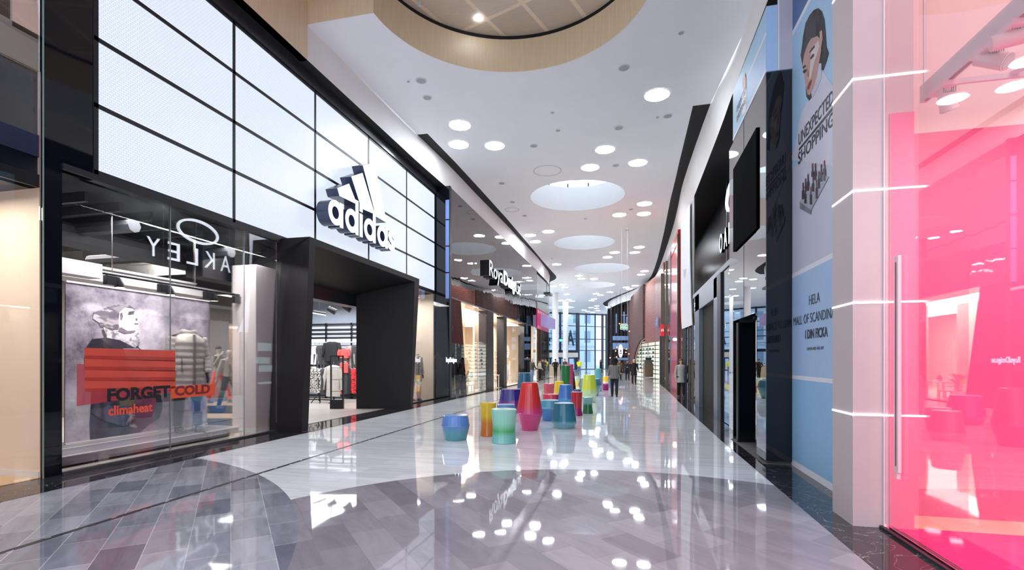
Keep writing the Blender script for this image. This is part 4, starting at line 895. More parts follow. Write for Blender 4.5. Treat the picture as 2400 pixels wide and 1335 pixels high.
# pale corner pillar with light lines
t = thing('corner_pillar', (2.4, 5.9, 0), 'pale pinkish square corner pillar crossed by thin white light lines', 'pillar')
box(2.21, 2.74, 5.67, 6.18, 0, 9.0).build('shaft', M('pillar_pale', (194, 180, 181), .6, noise=.02), t)
for k in range(1, 8):
    z = 1.128*k; lb = ['knee height', 'head height', 'third level', 'fourth level', 'fifth level', 'sixth level', 'top level'][k-1]
    tt = thing('light_line', (2.2, 5.67, z), 'white glowing light line round the corner pillar, '+['lowest one near the floor', 'second from the floor', 'third from the floor', 'fourth from the floor', 'fifth from the floor', 'above the picture edge', 'highest above the picture edge'][k-1], 'light')
    box(2.200, 2.212, 5.655, 6.17, z-.009, z+.009).build('side_tube', line_em, tt)
    box(2.200, 2.525, 5.655, 5.668, z-.009, z+.009).build('front_tube', line_em, tt)
    box(2.545, 2.845, 5.655, 5.668, z-.009, z+.009).build('inner_tube', line_em, tt)
# pink shop
struct('window_9', box(2.485, 2.497, -4, 5.655, .05, 9), glass('pink_shop_glass', (.97, .93, .94), .42))
tag(box(2.478, 2.50, 5.655, 5.667, .02, 9).build('window_frame', M('edge_white2', (240, 225, 225), .3)), kind='structure')
struct('wall_right', box(2.74, 9, 6.15, 6.25, 0, 4.10), pink); struct('wall_right', box(2.74, 9, 6.15, 6.25, 4.10, 9), pale)
struct('wall_right', box(2.53, 2.742, 5.660, 5.669, 0, 4.13), pink)
struct('wall_right', box(9, 9.1, -5, 6.2, 0, 4.1), pink); struct('wall_right', box(9, 9.1, -5, 6.2, 4.1, 9), pale)
struct('wall_right', box(2.6, 9, -5.1, -5, 0, 9), pale)
struct('ceiling', box(2.5, 9.1, -5, 6.2, 9, 9.1), pale)
struct('floor', box(2.5, 9.1, -5, 5.68, .002, .014), M('pink_floor', (228, 50, 128), .25, noise=.05, nscale=1)); struct('floor', box(2.5, 9.1, 5.68, 6.15, .002, .016), M('tan_stone', (222, 170, 150), .4, noise=.1, nscale=5))
t = thing('threshold_track', (2.48, 2, 0), 'metal door track running along the floor in front of the pink shop', 'track')
box(2.44, 2.47, -4, 5.66, .003, .03).build('black_rail', black_metal, t)
m = MB(); m.box(2.50, 2.515, -4, 5.6, .014, .035); m.box(2.53, 2.545, -4, 5.6, .014, .035); m.box(2.56, 2.565, -4, 5.5, .014, .03); m.build('steel_rail', steel, t)
t = thing('door_handle_bar', (2.45, 5.4, .6), 'long vertical pale pull bar with dark slot on the pink shop glass door', 'handle')
box(2.455, 2.485, 5.34, 5.42, .62, 2.66).build('bar', M('handle_pale', (240, 200, 205), .35), t, bevel=.004)
box(2.452, 2.456, 5.37, 5.385, .68, 2.60).build('slot', M('handle_slot', (110, 70, 80), .5), t)
box(2.455, 2.485, 5.36, 5.40, .56, .62).build('end_cap', M('handle_pale', ()), t)
t = thing('lighting_rail', (2.95, 4.4, 4.4), 'pale ceiling-hung lighting rail in the pink shop carrying four spotlights', 'track light')
rm = M('rail_white', (214, 208, 214), .4); zr = 4.33
box(2.93, 2.99, 2.4, 5.95, zr, zr+.17).build('rail', rm, t)
box(2.945, 2.975, 2.4, 5.9, zr-.004, zr).build('slot', M('slot_dark', (120, 60, 85), .6), t)
box(2.99, 6.5, 5.60, 5.63, zr, zr+.05).build('cross_rail', rm, t)
MB().tube([(3.5, 5.6, zr+.05), (5.5, 3.6, zr+.05)], .028, 4).build('cross_rail', rm, t)
MB().tube([(2.96, 5.93, zr+.1), (2.96, 5.93, 9)], .012, 6).build('suspension_rod', rm, t)
sm = M('spot_pale', (226, 208, 208), .4)
def spot(y, dirv, r=.075, L=.2, dz=-.12, lit=False):
    o = box(2.90, 3.02, y-.12, y+.12, zr-.05, zr+.0).build('adapter', M('adapter_pink', (240, 206, 214), .4), t)
    c = Vector((2.99, y, zr+dz)); dv = Vector(dirv).normalized()
    MB().tube([c-dv*L*.6, c-dv*L*.3, c+dv*L*.6], [r*.72, r*.78, r], 18).build('spotlight', sm, t, True)
    MB().tube([c+dv*L*.6, c+dv*(L*.6+.004)], [r*.88]*2, 18).build('lens', M('spot_glow', (255, 255, 255), .4, emis=5) if lit else M('lens_grey', (150, 150, 150), .3), o)
    m = MB()
    for k in range(7): m.box(2.93+k*.016, 2.936+k*.016, y-.07, y-.066, zr+dz+.02, zr+dz+.08)
    m.build('cooling_fin', M('fin_dark', (90, 60, 70), .5), o)
spot(5.62, (.35, .25, -.9)); spot(5.0, (.5, -.6, -.5)); spot(4.75, (.8, -.25, .1), .08, .24, -.08, True); spot(3.95, (.6, .2, -.8))
for y, lb in [(4.62, 0), (4.42, 1)]:
    c = Vector((2.90, y, zr+.34)); d = Vector((.55, -.8, .12)).normalized()
    MB().tube([c, c+d*.28], [.062, .062], 18).build('spotlight', sm, t, True); MB().tube([c-d*.004, c], [.055]*2, 16).build('vent_cap', pattern_mat('vent_cap', (120, 118, 118), (180, 176, 176), 90, .5), t)
    MB().tube([c+d*.12, (2.96, y-.08, zr+.15)], .02, 6).build('arm', sm, t)
# tall advertising wall
t = thing('poster_wall', (XP2, 7.6, 0), 'tall blue and white advertising wall with a dark-haired woman and lipsticks', 'poster')
box(XP2, XP2+.12, 6.18, 8.8, 0, 9.0).build('board', M('poster_lilac', (196, 198, 216), .5, noise=.02), t)
def P2(name, pts, mat, k, cv=lambda a, b: (a, b)):
    q = [(lambda p: (-p.y, p.z))(onX(*cv(*c), XP2)) for c in pts]
    return plate([q], (XP2-.001-.002*k, 0, 0), (0, -1, 0), UP, .0015).build(name, mat, t)
def band(name, z0_, z1_, mat, k=0, y0=6.18, y1=8.8): return box(XP2-.002-.002*k, XP2-.001*(k > 0), y0, y1, z0_, z1_).build(name, mat, t)
sky1 = M('poster_sky', (164, 202, 232), .5, noise=.03); sky2 = M('poster_blue_deep', (146, 192, 230), .5, noise=.03); sky3 = M('poster_blue_mid', (166, 196, 232), .5, noise=.03); sky4 = M('poster_blue_dark', (74, 110, 160), .5, noise=.03)
c7 = lambda a, b: (1840+a*.39, b*.39)
band('blue_panel', .10, 1.38, sky2); band('blue_panel', 1.44, 2.98, sky3); band('white_stripe', 1.38, 1.44, M('poster_white', (226, 228, 236), .5)); band('white_stripe', 2.98, 3.05, M('poster_white', ()))
band('white_stripe', 0.0, .10, M('poster_white', ()))
band('photo_background', 4.72, 6.82, sky1); band('white_stripe', 6.82, 6.9, M('poster_white', ())); band('blue_panel', 6.9, 9, sky4)
swm = M('poster_sweater', (204, 204, 220), .5, noise=.03)
P2('printed_sweater', [(145, 600), (165, 540), (215, 420), (235, 440), (262, 480), (300, 530), (372, 560), (380, 1010), (36, 960), (62, 880), (85, 740), (100, 680), (120, 640)], swm, 1, c7)
P2('printed_hair', [(200, 48), (225, 70), (240, 120), (246, 190), (252, 280), (266, 320), (252, 370), (232, 425), (212, 405), (196, 440), (170, 575), (148, 606), (130, 580), (125, 480), (108, 400), (96, 330), (105, 270), (112, 210), (125, 140), (150, 90), (175, 60)], pattern_mat('poster_hair', (34, 32, 36), (66, 62, 66), 5, .5, .6, (1, 1, .3)), 2, c7)
P2('printed_neck', [(160, 545), (188, 470), (205, 380), (222, 380), (222, 470), (190, 545), (165, 590)], M('poster_turtleneck', (196, 196, 212), .5, noise=.04), 3, c7)
P2('printed_face', [(160, 232), (200, 215), (218, 240), (222, 300), (208, 380), (196, 450), (175, 525), (153, 572), (140, 566), (128, 510), (118, 440), (108, 395), (118, 330), (140, 268)], M('poster_skin', (188, 150, 140), .5, noise=.06), 4, c7)
P2('printed_highlight', [(165, 300), (205, 240), (212, 280), (180, 380), (160, 470), (148, 480), (155, 400)], M('poster_skin_light', (214, 196, 196), .5), 5, c7)
P2('printed_ear', [(214, 190), (228, 178), (232, 230), (222, 290), (212, 300)], M('poster_skin', ()), 5, c7)
for pts in ([(156, 352), (170, 326), (182, 322), (178, 340), (162, 356)], [(112, 428), (124, 416), (136, 418), (130, 434), (118, 440)]): P2('printed_eye', pts, M('poster_ink', (40, 34, 40), .5), 6, c7)
for pts in ([(150, 318), (165, 290), (185, 272), (184, 284), (160, 312)], [(110, 402), (128, 388), (132, 396), (114, 412)]): P2('printed_brow', pts, M('poster_ink', ()), 6, c7)
P2('printed_lips', [(139, 522), (150, 495), (166, 474), (164, 496), (150, 534), (142, 542)], M('poster_lip', (132, 38, 56), .5), 6, c7)
P2('printed_nose', [(136, 400), (148, 440), (150, 462), (138, 458)], M('poster_nose', (160, 118, 112), .5), 6, c7)
ink = M('poster_text', (34, 36, 48), .5)
def rtext(s, y0, y1, z, h, name='lettering', bold=.0, mat=ink, x=XP2-.0068, par=None):
    return text_mb(s, (x, y0, z), RU, UP, y0-y1, h, .002, bold).build(name, mat, par or t)
rtext('UNEXPECTED', 8.38, 7.06, 4.945, .185, bold=.008); rtext('SHOPPING', 8.40, 7.05, 4.665, .18, bold=.012); box(XP2-.0085, XP2-.0065, 7.04, 8.36, 4.865, 4.905).build('underline', ink, t)
rtext('HELA', 7.93, 7.52, 2.47, .135, bold=-.012); rtext('MALL OF SCANDINAVIA', 8.62, 6.75, 2.215, .135, bold=-.012); rtext('I DIN FICKA', 8.08, 7.25, 1.985, .135, bold=.012); rtext('LADDA NED VÅR APP', 8.02, 7.38, 1.82, .055, bold=-.01)
P2('printed_tray', [(92, 1212), (205, 1040), (266, 1062), (160, 1262)], M('poster_tray', (166, 168, 182), .4, noise=.2, nscale=20), 3, c7); P2('printed_tray_side', [(92, 1212), (160, 1262), (160, 1288), (92, 1252)], M('poster_tray_dark', (120, 122, 136), .4, noise=.2), 3, c7)
for cx, a0, a1 in [(112, 1100, 1196), (127, 1122, 1222), (142, 1048, 1146), (160, 1125, 1228), (173, 1058, 1150), (169, 985, 1062), (186, 985, 1082), (195, 1085, 1192), (208, 1030, 1132), (222, 990, 1090), (241, 968, 1086), (127, 1076, 1130)]:
    P2('printed_lipstick', [(cx-3, a0), (cx+2, a0-6), (cx+3, a0+40), (cx+7, a0+44), (cx+7, a1), (cx-7, a1), (cx-7, a0+46), (cx-3, a0+42)], M('poster_lipstick', (38, 28, 40), .4), 4, c7)
    P2('printed_lipstick_tip', [(cx-3, a0), (cx+2, a0-6), (cx+3, a0+16), (cx-3, a0+18)], M('poster_lip', ()), 5, c7)
# black fin and mirror pillar
t = thing('black_fin', (2.35, 8.9, 0), 'tall glossy black panel standing out beside the advertising wall, reflecting it', 'panel')
box(2.165, XP2+.0, 8.70, 9.28, .06, 6.30).build('cladding', black_gloss, t); box(2.155, 2.163, 8.71, 9.30, .06, 6.3).build('mirror_edge', mirror_clear, t)
box(2.19, XP2, 8.73, 9.25, 0, .06).build('foot', M('raw_foot', (70, 66, 62), .8, noise=.3), t)
struct('wall_right', box(2.56, 2.6, 9.3, 11.7, .0, 2.5), mirror_clear)
t = thing('mirror_fascia', (2.16, 10.3, 2.5), 'mirror band above the dark recess, reflecting the round ceiling openings', 'mirror')
box(2.16, 2.3, 9.30, 11.7, 2.50, 6.29).build('mirror_sheet', mirror_clear, t)
box(2.155, 2.159, 10.30, 10.305, 2.5, 6.29).build('joint', black_metal, t)
t = thing('wall_screen', (2.15, 10.1, 4), 'black switched-off screen mounted on the right mirror wall', 'screen')
box(2.125, 2.155, 9.20, 11.12, 3.93, 5.65).build('glass', M('screen_black', (5, 5, 7), .9, spec=.02), t)
t = thing('mirror_pillar', (2.2, 11.5, 0), 'narrow mirrored pillar right of the black shop portal', 'pillar')
box(2.16, 2.3, 11.30, 11.72, 0, 2.5).build('mirror_sheet', mirror_clear, t)
t = thing('upper_poster', (2.16, 10, 6.3), 'wide blue poster high on the right mirror wall with a small standing woman', 'poster')
box(2.157, 2.54, 8.69, 11.30, 6.31, 7.36).build('board', M('poster_sky', ()), t)
box(2.157, 2.32, 8.684, 8.69, 6.31, 7.36).build('blue_end', M('poster_blue_mid', ()), t); box(2.32, 2.54, 8.684, 8.69, 6.31, 9).build('lilac_end', M('poster_mauve', (184, 178, 190), .5), t)
box(2.33, 2.345, 8.68, 8.684, 6.31, 9).build('white_stripe', M('poster_white', ()), t)
box(2.151, 2.156, 8.69, 11.28, 6.31, 6.36).build('white_stripe', M('poster_white', ()), t); box(2.151, 2.156, 8.69, 10.0, 6.9, 6.95).build('white_stripe', M('poster_white', ()), t); box(2.150, 2.156, 9.98, 10.03, 6.36, 6.95).build('white_stripe', M('poster_white', ()), t)
box(2.153, 2.156, 8.7, 9.98, 6.36, 6.9).build('blue_panel', M('poster_blue_mid', ()), t)
q = lambda pts: [[(lambda p: (-p.y, p.z))(onX(1620+a*.4495, b*.4495, 2.15)) for a, b in pts]]
plate(q([(262, 560), (266, 470), (280, 440), (288, 470), (286, 580), (266, 600)]), (2.149, 0, 0), RU, UP, .001).build('printed_dress', M('poster_white', ()), t)
plate(q([(266, 430), (272, 400), (280, 380), (286, 410), (284, 460), (272, 470)]), (2.1475, 0, 0), RU, UP, .001).build('printed_head', M('poster_skin', ()), t)
rtext('UNEXPECTED', 10.9, 10.1, 6.72, .12, x=2.148, par=t); rtext('SHOPPING', 10.9, 10.1, 6.52, .12, x=2.148, par=t)
t = thing('recess_door', (2.3, 10.9, 0), 'glossy black door panel set back under the mirror band', 'door')
box(2.17, 2.50, 10.87, 10.95, .02, 2.5).build('leaf', M('door_black', (12, 14, 22), .06, noise=.05), t); m = MB(); m.box(2.16, 2.185, 10.84, 10.97, 0, 2.5); m.box(2.16, 2.5, 10.84, 10.97, 2.44, 2.5); m.build('frame', black_metal, t)
struct('trim_26', box(2.12, 2.56, 8.72, 11.3, .003, .012), M('raw_slab', (96, 92, 90), .8, noise=.2, nscale=6))
# black shop with steel portal and letters
struct('window_10', box(2.50, 2.51, 12.0, 14.4, .02, 4.05), glass_dark)
struct('wall_right', box(2.9, 2.95, 11.7, 14.6, 0, 4.1), mirror_clear)
t = thing('steel_portal', (2.47, 17, 0), 'grey steel shopfront frame around a black doorway on the right', 'portal')
steelp = M('portal_steel', (128, 132, 140), .35, .5, noise=.08)
box(2.47, 4.19, 11.75, 20.7, 4.08, 4.22).build('top_beam', steelp, t); box(2.47, 2.55, 15.2, 20.0, 3.5, 4.08).build('header', steelp, t)
box(2.47, 2.75, 15.0, 15.75, 0, 4.08).build('post', steelp, t); box(2.47, 2.75, 18.9, 20.0, 0, 4.08).build('post', steelp, t); box(2.45, 2.7, 14.5, 15.0, 0, 4.08).build('inner_post', black_metal, t)
box(2.60, 2.70, 15.75, 18.9, 0, 3.5).build('doorway', M('doorway_black', (14, 14, 16), .8), t)
struct('window_11', box(2.49, 2.5, 20.0, 20.7, .02, 4.08), mirror_clear)
t = thing('store_sign', (3.9, 20, 6.1), 'glowing white capital letters and oval ring above the grey steel portal', 'sign')
dx_ = .14
for i, ch in enumerate('OAKLEY'):
    y = 22.45-i*.98
    o = text_mb(ch, (3.90, y, 6.15), RU, UP, .62, .80, dx_, .012).build('letter', blk, t); text_mb(ch, (3.90-dx_-.001, y, 6.15), RU, UP, .62, .80, .01, .0).build('lit_face', sign_em, o)
cv_ = lambda a: (19.5+1.15*math.cos(a), 7.75+.55*math.sin(a))
m = MB(); n_ = 48
def ell(rx, rz): return [(-(19.5)+rx*math.cos(2*math.pi*k/n_), 7.75+rz*math.sin(2*math.pi*k/n_)) for k in range(n_)]
plate([ell(1.15, .56), ell(1.07, .45)], (3.76, 0, 0), RU, UP, .1).build('oval_ring', sign_em, t)
m = MB()
for y in (17.8, 19.5, 21.5): m.tube([(3.86, y, 4.22), (3.86, y, 9.1)], .012, 5)
m.tube([(3.86, 17.2, 9.0), (3.86, 19.5, 6.9)], .008, 5); m.build('hanging_wire', steel, t)
# white banner wall
t = thing('white_banner', (2.4, 22.5, 3), 'tall white curved banner hanging on the right wall past the steel portal', 'banner')
A_ = [(24.75, 9.0), (24.75, 4.4), (24.6, 3.6), (24.3, 3.12), (20.55, 3.05), (20.9, 3.9), (21.2, 5.4), (21.3, 7.0), (21.25, 9.0)]
A_ = [(-y, min(z, 8.05)) for y, z in A_]
plate([A_], (2.45, 0, 0), RU, UP, .03).build('cloth', M('banner_white', (226, 228, 236), .7, noise=.02), t)
plate([[(-21.5, 8.05), (-21.3, 5.4), (-20.95, 3.9), (-20.6, 3.05), (-20.4, 4.4), (-20.4, 8.05)]], (2.52, 0, 0), RU, UP, .03).build('dark_edge', M('banner_edge', (90, 86, 82), .5), t)
rtext('Tiger', 23.6, 22.4, 5.3, .42, x=2.412, par=t, mat=M('banner_script', (190, 190, 198), .5))
# mirrored glass bays and red panel
t = thing('glass_bay', (2.48, 22.7, 0), 'clear glass shop bay below the white banner on the right', 'shopfront')
box(2.53, 2.54, 20.75, 25.4, .02, 3.4).build('pane', mirror_mat('bay_mirror', (120, 116, 112), .01), t)
m = MB()
for y in (20.75, 22.0, 23.8, 25.4): m.box(2.46, 2.52, y-.05, y+.05, 0, 3.5)
m.build('mullion', M('bronze_metal', (96, 86, 76), .3, .8), t)
box(2.44, 2.5, 22.95, 23.25, 0, 3.1).build('dark_post', black_metal, t)
t = thing('red_panel', (2.45, 28, 0), 'tall bright red panel with a red inner reveal on the right side', 'panel')
redm = M('red_gloss', (206, 42, 44), .15, noise=.04)
box(2.44, 2.6, 26.4, 30.6, 0, 7.6).build('sheet', redm, t); box(2.35, 2.44, 25.7, 26.0, 0, 7.9).build('edge_strip', M('bronze_metal', ()), t); box(2.40, 2.7, 30.6, 30.75, 0, 8.1).build('edge_strip', grey_metal, t)
box(2.44, 2.7, 26.4, 30.6, 7.7, 8.3).build('top_box', redm, t)
t = thing('wall_lamp', (2.38, 27.2, 2.75), 'small bright white lamp on the red panel', 'lamp')
MB().ball((2.36, 27.2, 2.75), .10, .28, .08).build('glow', M('wall_lamp_glow', (255, 255, 250), .4, emis=5), t, True); MB().tube([(2.36, 27.2, 2.75), (2.45, 27.2, 2.75)], .03, 6).build('bracket', grey_metal, t)
t = thing('mirror_bay', (2.48, 36, 0), 'tall bronze mirrored glass bays reflecting brick, beyond the red panel', 'shopfront')
for i, (a_, b_) in enumerate([(30.8, 34.6), (34.7, 39.6)]): box(2.49+.08*i, 2.52+.08*i, a_, b_, 0, 8.2).build('pane', mirror_warm, t)
m = MB()
for y in (34.65, 39.65): m.box(2.42, 2.60, y-.06, y+.06, 0, 8.3)
m.build('mullion', M('bronze_metal', ()), t)
t = thing('blade_sign', (2.3, 37.8, 3.5), 'small red projecting blade sign with white lettering beyond the red panel', 'sign')
p, q = onX(1549, 760, 2.1), onX(1556, 786, 2.1)
Yb = 36.0; xa_, xb2 = onY(1548, 760, Yb).x, onY(1557, 760, Yb).x; za, zb_ = onY(1552, 787, Yb).z, onY(1552, 760, Yb).z
box(xa_, xb2, Yb, Yb+.12, za, zb_).build('box', M('blade_red', (222, 30, 44), .3, emis=.35), t, bevel=.02)
text_mb("LEVI'S", (xa_+.03, Yb-.004, (za+zb_)/2-.08), (1, 0, 0), UP, xb2-xa_-.06, .16, .003, .01).build('lettering', M('blade_white', (255, 255, 255), .4, emis=.5), t)
box(xb2, 2.5, Yb+.03, Yb+.08, za+.3, zb_-.3).build('bracket', black_metal, t)
tag(box(2.16, 2.28, 36.6, 36.9, 0, 3.4).build('sign_post', M('post_grey', (70, 72, 78), .4, .5)), 'slim dark grey post on the floor under the red blade sign', 'post')
# orange mesh wall, brown brick wall with arch, shelf shop
def curvebox(pts, z0_, z1_, th=.12):
    m = MB(); a = [(x, y, 0) for x, y in pts]; b = [(x+th, y+th*.3, 0) for x, y in pts]
    for i in range(len(pts)-1):
        m.prism([Vector((a[i][0], a[i][1], z0_)), Vector((a[i+1][0], a[i+1][1], z0_)), Vector((b[i+1][0], b[i+1][1], z0_)), Vector((b[i][0], b[i][1], z0_))], (0, 0, z1_-z0_))
    return m
t = thing('orange_mesh_wall', (2.5, 44, 3.5), 'orange-brown metal mesh panel with pale blue lettering above the bright shelf shop', 'panel')
orange = brick_mat('orange_mesh', (150, 78, 60), (164, 92, 74), (122, 66, 54), .5, .22, .03, 'YZ', .4)
pO = [(2.62, 39.7), (2.58, 42.5), (2.35, 46.5), tuple(onD(1511.5, 843, 50.3))[:2]]
curvebox(pO, 3.35, 9.2).build('mesh_sheet', orange, t)
curvebox([(2.52, 39.7), (2.58, 41.6)], 0, 3.4).build('lower_pier', orange, t)
ya2, yb2 = 50.0, 42.2
text_mb('Skincity', (2.42, 49.6, 4.35), RU, UP, 7.0, 1.15, .05, .02).build('lettering', M('letter_blue', (120, 140, 190), .4, emis=.3), t)
t = thing('brown_brick_wall', (1.5, 55, 0), 'dark reddish brown textured brick wall curving round with an arched opening', 'wall')
brown = pattern_mat('brown_brick', (58, 36, 32), (112, 72, 64), 9, .5, .75, (1, 1, 1.6), .08, 3)
def wallpt(px, d): p = onD(px, 843, d); return (p.x, p.y)
w0 = Vector((*wallpt(1476, 64.5), 0)); w1 = Vector((*wallpt(1513, 50.5), 0)); w2 = Vector((*wallpt(1543, 43.5), 0))
L1 = (w1-w0).length; u1 = (w1-w0).normalized(); n1 = Vector((-u1.y, u1.x, 0))
L2 = (w2-w1).length; u2 = (w2-w1).normalized()
def onW(px, py, A, u):
    a, b = ray(px); det = u.x*(-b)+u.y*a; s = ((-A.x)*(-b)+(A.y)*(-a)) / det if abs(det) > 1e-9 else 0
    # A + u s = (a,b) d
    q = A+u*s; d = q.y/b; return s, EYE+(843-py)*d/F
archpx = [(1487, 880), (1487.5, 862), (1489.5, 842), (1493, 826), (1498, 812), (1504, 800), (1508.5, 795), (1512.5, 792.5)]
ap = [onW(a, b, w0, u1) for a, b in archpx]; ap[0] = (ap[0][0], 0)
plate([[(0, 0)] + [(s_, max(0, z_)) for s_, z_ in ap] + [(L1, 9.4), (0, 9.4)]], w0, u1, UP, .25).build('wall', brown, t)
rim = MB().tube([w0+u1*s_+Vector((0, 0, z_)) for s_, z_ in ap], .09, 6); rim.build('arch_rim', M('arch_rim', (170, 140, 120), .5), t)
t = thing('lit_shelf_unit', (2.8, 48, 0), 'brightly lit white shelving with small bottles inside the arched shop', 'shelf')
q0 = Vector((*wallpt(1484, 62), 0)); q1 = Vector((*wallpt(1545, 49.5), 0)); ul = (q1-q0).normalized(); LL = (q1-q0).length; nl = Vector((-ul.y, ul.x, 0))
if nl.y < 0: nl = -nl
def qbox(s0, s1, z0_, z1_, n0, n1): c = q0+ul*s0+nl*n0; return MB().prism([c+Vector((0, 0, z0_)), q0+ul*s1+nl*n0+Vector((0, 0, z0_)), q0+ul*s1+nl*n0+Vector((0, 0, z1_)), c+Vector((0, 0, z1_))], nl*(n1-n0))
qbox(0, LL, .1, 3.75, .0, .05).build('backlit_panel', M('shelf_backlit', (240, 238, 220), .5, emis=.85), t)
qbox(0, LL, 3.75, 9.3, -.02, .05).build('dark_top', M('shelf_top_dark', (84, 76, 74), .6), t)
for k in range(9): qbox(0, LL, .25+k*.41, .30+k*.41, -.4, 0).build('shelf_board', M('shelf_dark', (70, 60, 58), .5), t)
for f_ in (0, .28, .52, .76, 1): qbox(LL*f_-.05, LL*f_+.05, 0, 3.75, -.42, -.38).build('upright', M('shelf_dark', ()), t)
random.seed(11); BC = [((84, 150, 160), 'teal'), ((206, 222, 214), 'white'), ((60, 110, 120), 'dark teal'), ((150, 196, 190), 'mint')]
for k in range(1, 7):
    for j in range(8):
        cix = random.randrange(4); s_ = LL*(.06+.115*j)+random.random()*.2; h_ = .14+.1*random.random()
        mb = qbox(s_, s_+.16+.2*random.random(), .30+k*.41, .30+k*.41+h_, -.32, -.18)
        tag(mb.build('product_box', M('prod_'+BC[cix][1], BC[cix][0], .4)), 'small %s product on the lit shelves of the arched shop' % BC[cix][1], 'product', '%s products on the lit shelves' % BC[cix][1])
p = onD(1519, 884, 47.5); t = thing('display_bin', (p.x, p.y, 0), 'brown wooden display bin with dark greenery in front of the lit shelves', 'bin')
obox(p, .82, .6, .05, 1.35).build('box', M('bin_brown', (140, 118, 98), .7, noise=.15), t); obox(p, .7, .5, 1.35, 1.7).build('tray', M('bin_grey', (120, 116, 112), .7, noise=.3), t)
m = MB(); random.seed(4)
for k in range(18): a = random.random()*6.28; r = random.random()*.35; m.ball((p.x+r*math.cos(a), p.y+r*math.sin(a)*.6, 1.72+random.random()*.15), .09, .09, .07, 6)
m.build('greenery', M('dark_green', (44, 70, 62), .8, noise=.3), t)
# dark glazed restaurant front
t = thing('dark_glazed_front', (-1, 68, 0), 'tall dark restaurant facade with black bronze columns and windows at the far right', 'shopfront')
DG = [wallpt(px, d) for px, d in [(1424, 84), (1426, 76), (1432, 72), (1445, 69), (1460, 67), (1477, 64.5)]]
curvebox(DG, 0, 9.4, .1).build('glass', mirror_mat('restaurant_glass', (40, 50, 66), .03), t)
drk = M('bronze_dark', (38, 28, 26), .4, noise=.1)
for px, d, w_, z1_ in [(1428, 73, .55, 9.3), (1436, 70, .5, 9.3), (1443, 69, .3, 9.3), (1450, 68, .25, 9.3), (1458, 66.8, .3, 9.3), (1466, 66, .25, 9.3), (1474, 64.6, .4, 9.3)]:
    p = onD(px, 843, d); obox(p, w_, .4, 0, z1_).build('column', drk, t)
m = MB()
for z in (2.3, 4.3, 6.5): m2 = curvebox([(x-.1, y-.2) for x, y in DG[1:]], z, z+.15, .15); m.add(m2.v, m2.f)
m2 = curvebox([(x-.12, y-.22) for x, y in DG[1:]], 0, 1.7, .15); m.add(m2.v, m2.f); m.build('rail', drk, t)
for px, py in [(1439, 748)]: pass
wg = M('window_blue', (110, 140, 180), .4, emis=.35)
for a0, b0, a1, b1 in [(1443, 735, 1446, 780), (1461, 730, 1464.5, 775), (1467, 742, 1471, 775), (1436, 787, 1474, 797), (1436, 803, 1474, 818), (1436, 838, 1472, 843)]:
    p = onD(a0, b0, 63.8); q = onD(a1, b1, 63.8); MB().quad(p, Vector((q.x, q.y, p.z)), q, Vector((p.x, p.y, q.z))).prism([p+Vector((0, .02, 0)), Vector((q.x, q.y+.02, p.z)), Vector((q.x, q.y+.02, q.z)), Vector((p.x, p.y+.02, q.z))], (0, .06, 0)).build('bright_pane', wg, t)
bulb = M('bulb_glow', (255, 170, 110), .4, emis=1.7)
BL = [(1452, 758, 'highest warm bulb hanging at the dark restaurant front'), (1455, 770, 'warm bulb just under the green exit sign'), (1475, 776, 'warm bulb at the edge of the brown brick wall'), (1446, 813, 'warm bulb left of the oval logo sign, upper'), (1443, 822, 'warm bulb left of the oval logo sign, lower'), (1468, 818, 'warm bulb right of the oval sign, top of three'), (1467, 825, 'warm bulb right of the oval sign, middle of three'), (1474, 829, 'warm bulb right of the oval sign, far right'), (1445, 836, 'lowest warm bulb below left of the oval sign'), (1430, 838, 'faint warm bulb above the striped jacket woman')]
for px, py, lb in BL:
    p = onD(px, py, 61); t = thing('pendant_bulb', p, lb, 'lamp')
    MB().ball((0, 0, 0), .085, seg=10).build('bulb', bulb, t, True, True); MB().tube([(0, 0, .08), (0, 0, 9.95-p.z)], .008, 4).build('cord', black_metal, t, local=True)
t = thing('oval_logo_sign', onD(1454.5, 822, 58), 'pale upright oval sign with a dark figure logo hanging before the restaurant', 'sign')
c = wloc(t); ev = [(1, 0)]
f3 = Vector((CT, ST, 0))
plate([[(.27*math.cos(2*math.pi*k/32), .78*math.sin(2*math.pi*k/32)) for k in range(32)]], c, f3, UP, .06).build('disc', M('oval_pink', (240, 214, 214), .4, emis=.75), t)
plate([[(-.12, -.16), (-.07, .0), (-.03, .12), (0, .28), (.03, .12), (.07, 0), (.12, -.16), (.04, -.1), (0, -.02), (-.04, -.1)]], c-Vector((-f3.y, f3.x, 0))*-.0+Vector((f3.y, -f3.x, 0))*.065, f3, UP, .01).build('logo', ink, t)
plate([[(-.14, -.32), (.14, -.32), (.14, -.24), (-.14, -.24)]], c+Vector((f3.y, -f3.x, 0))*.065, f3, UP, .01).build('logo', ink, t)
MB().tube([c+Vector((0, 0, .78)), Vector((c.x, c.y, 9.98))], .01, 4).build('cord', black_metal, t)
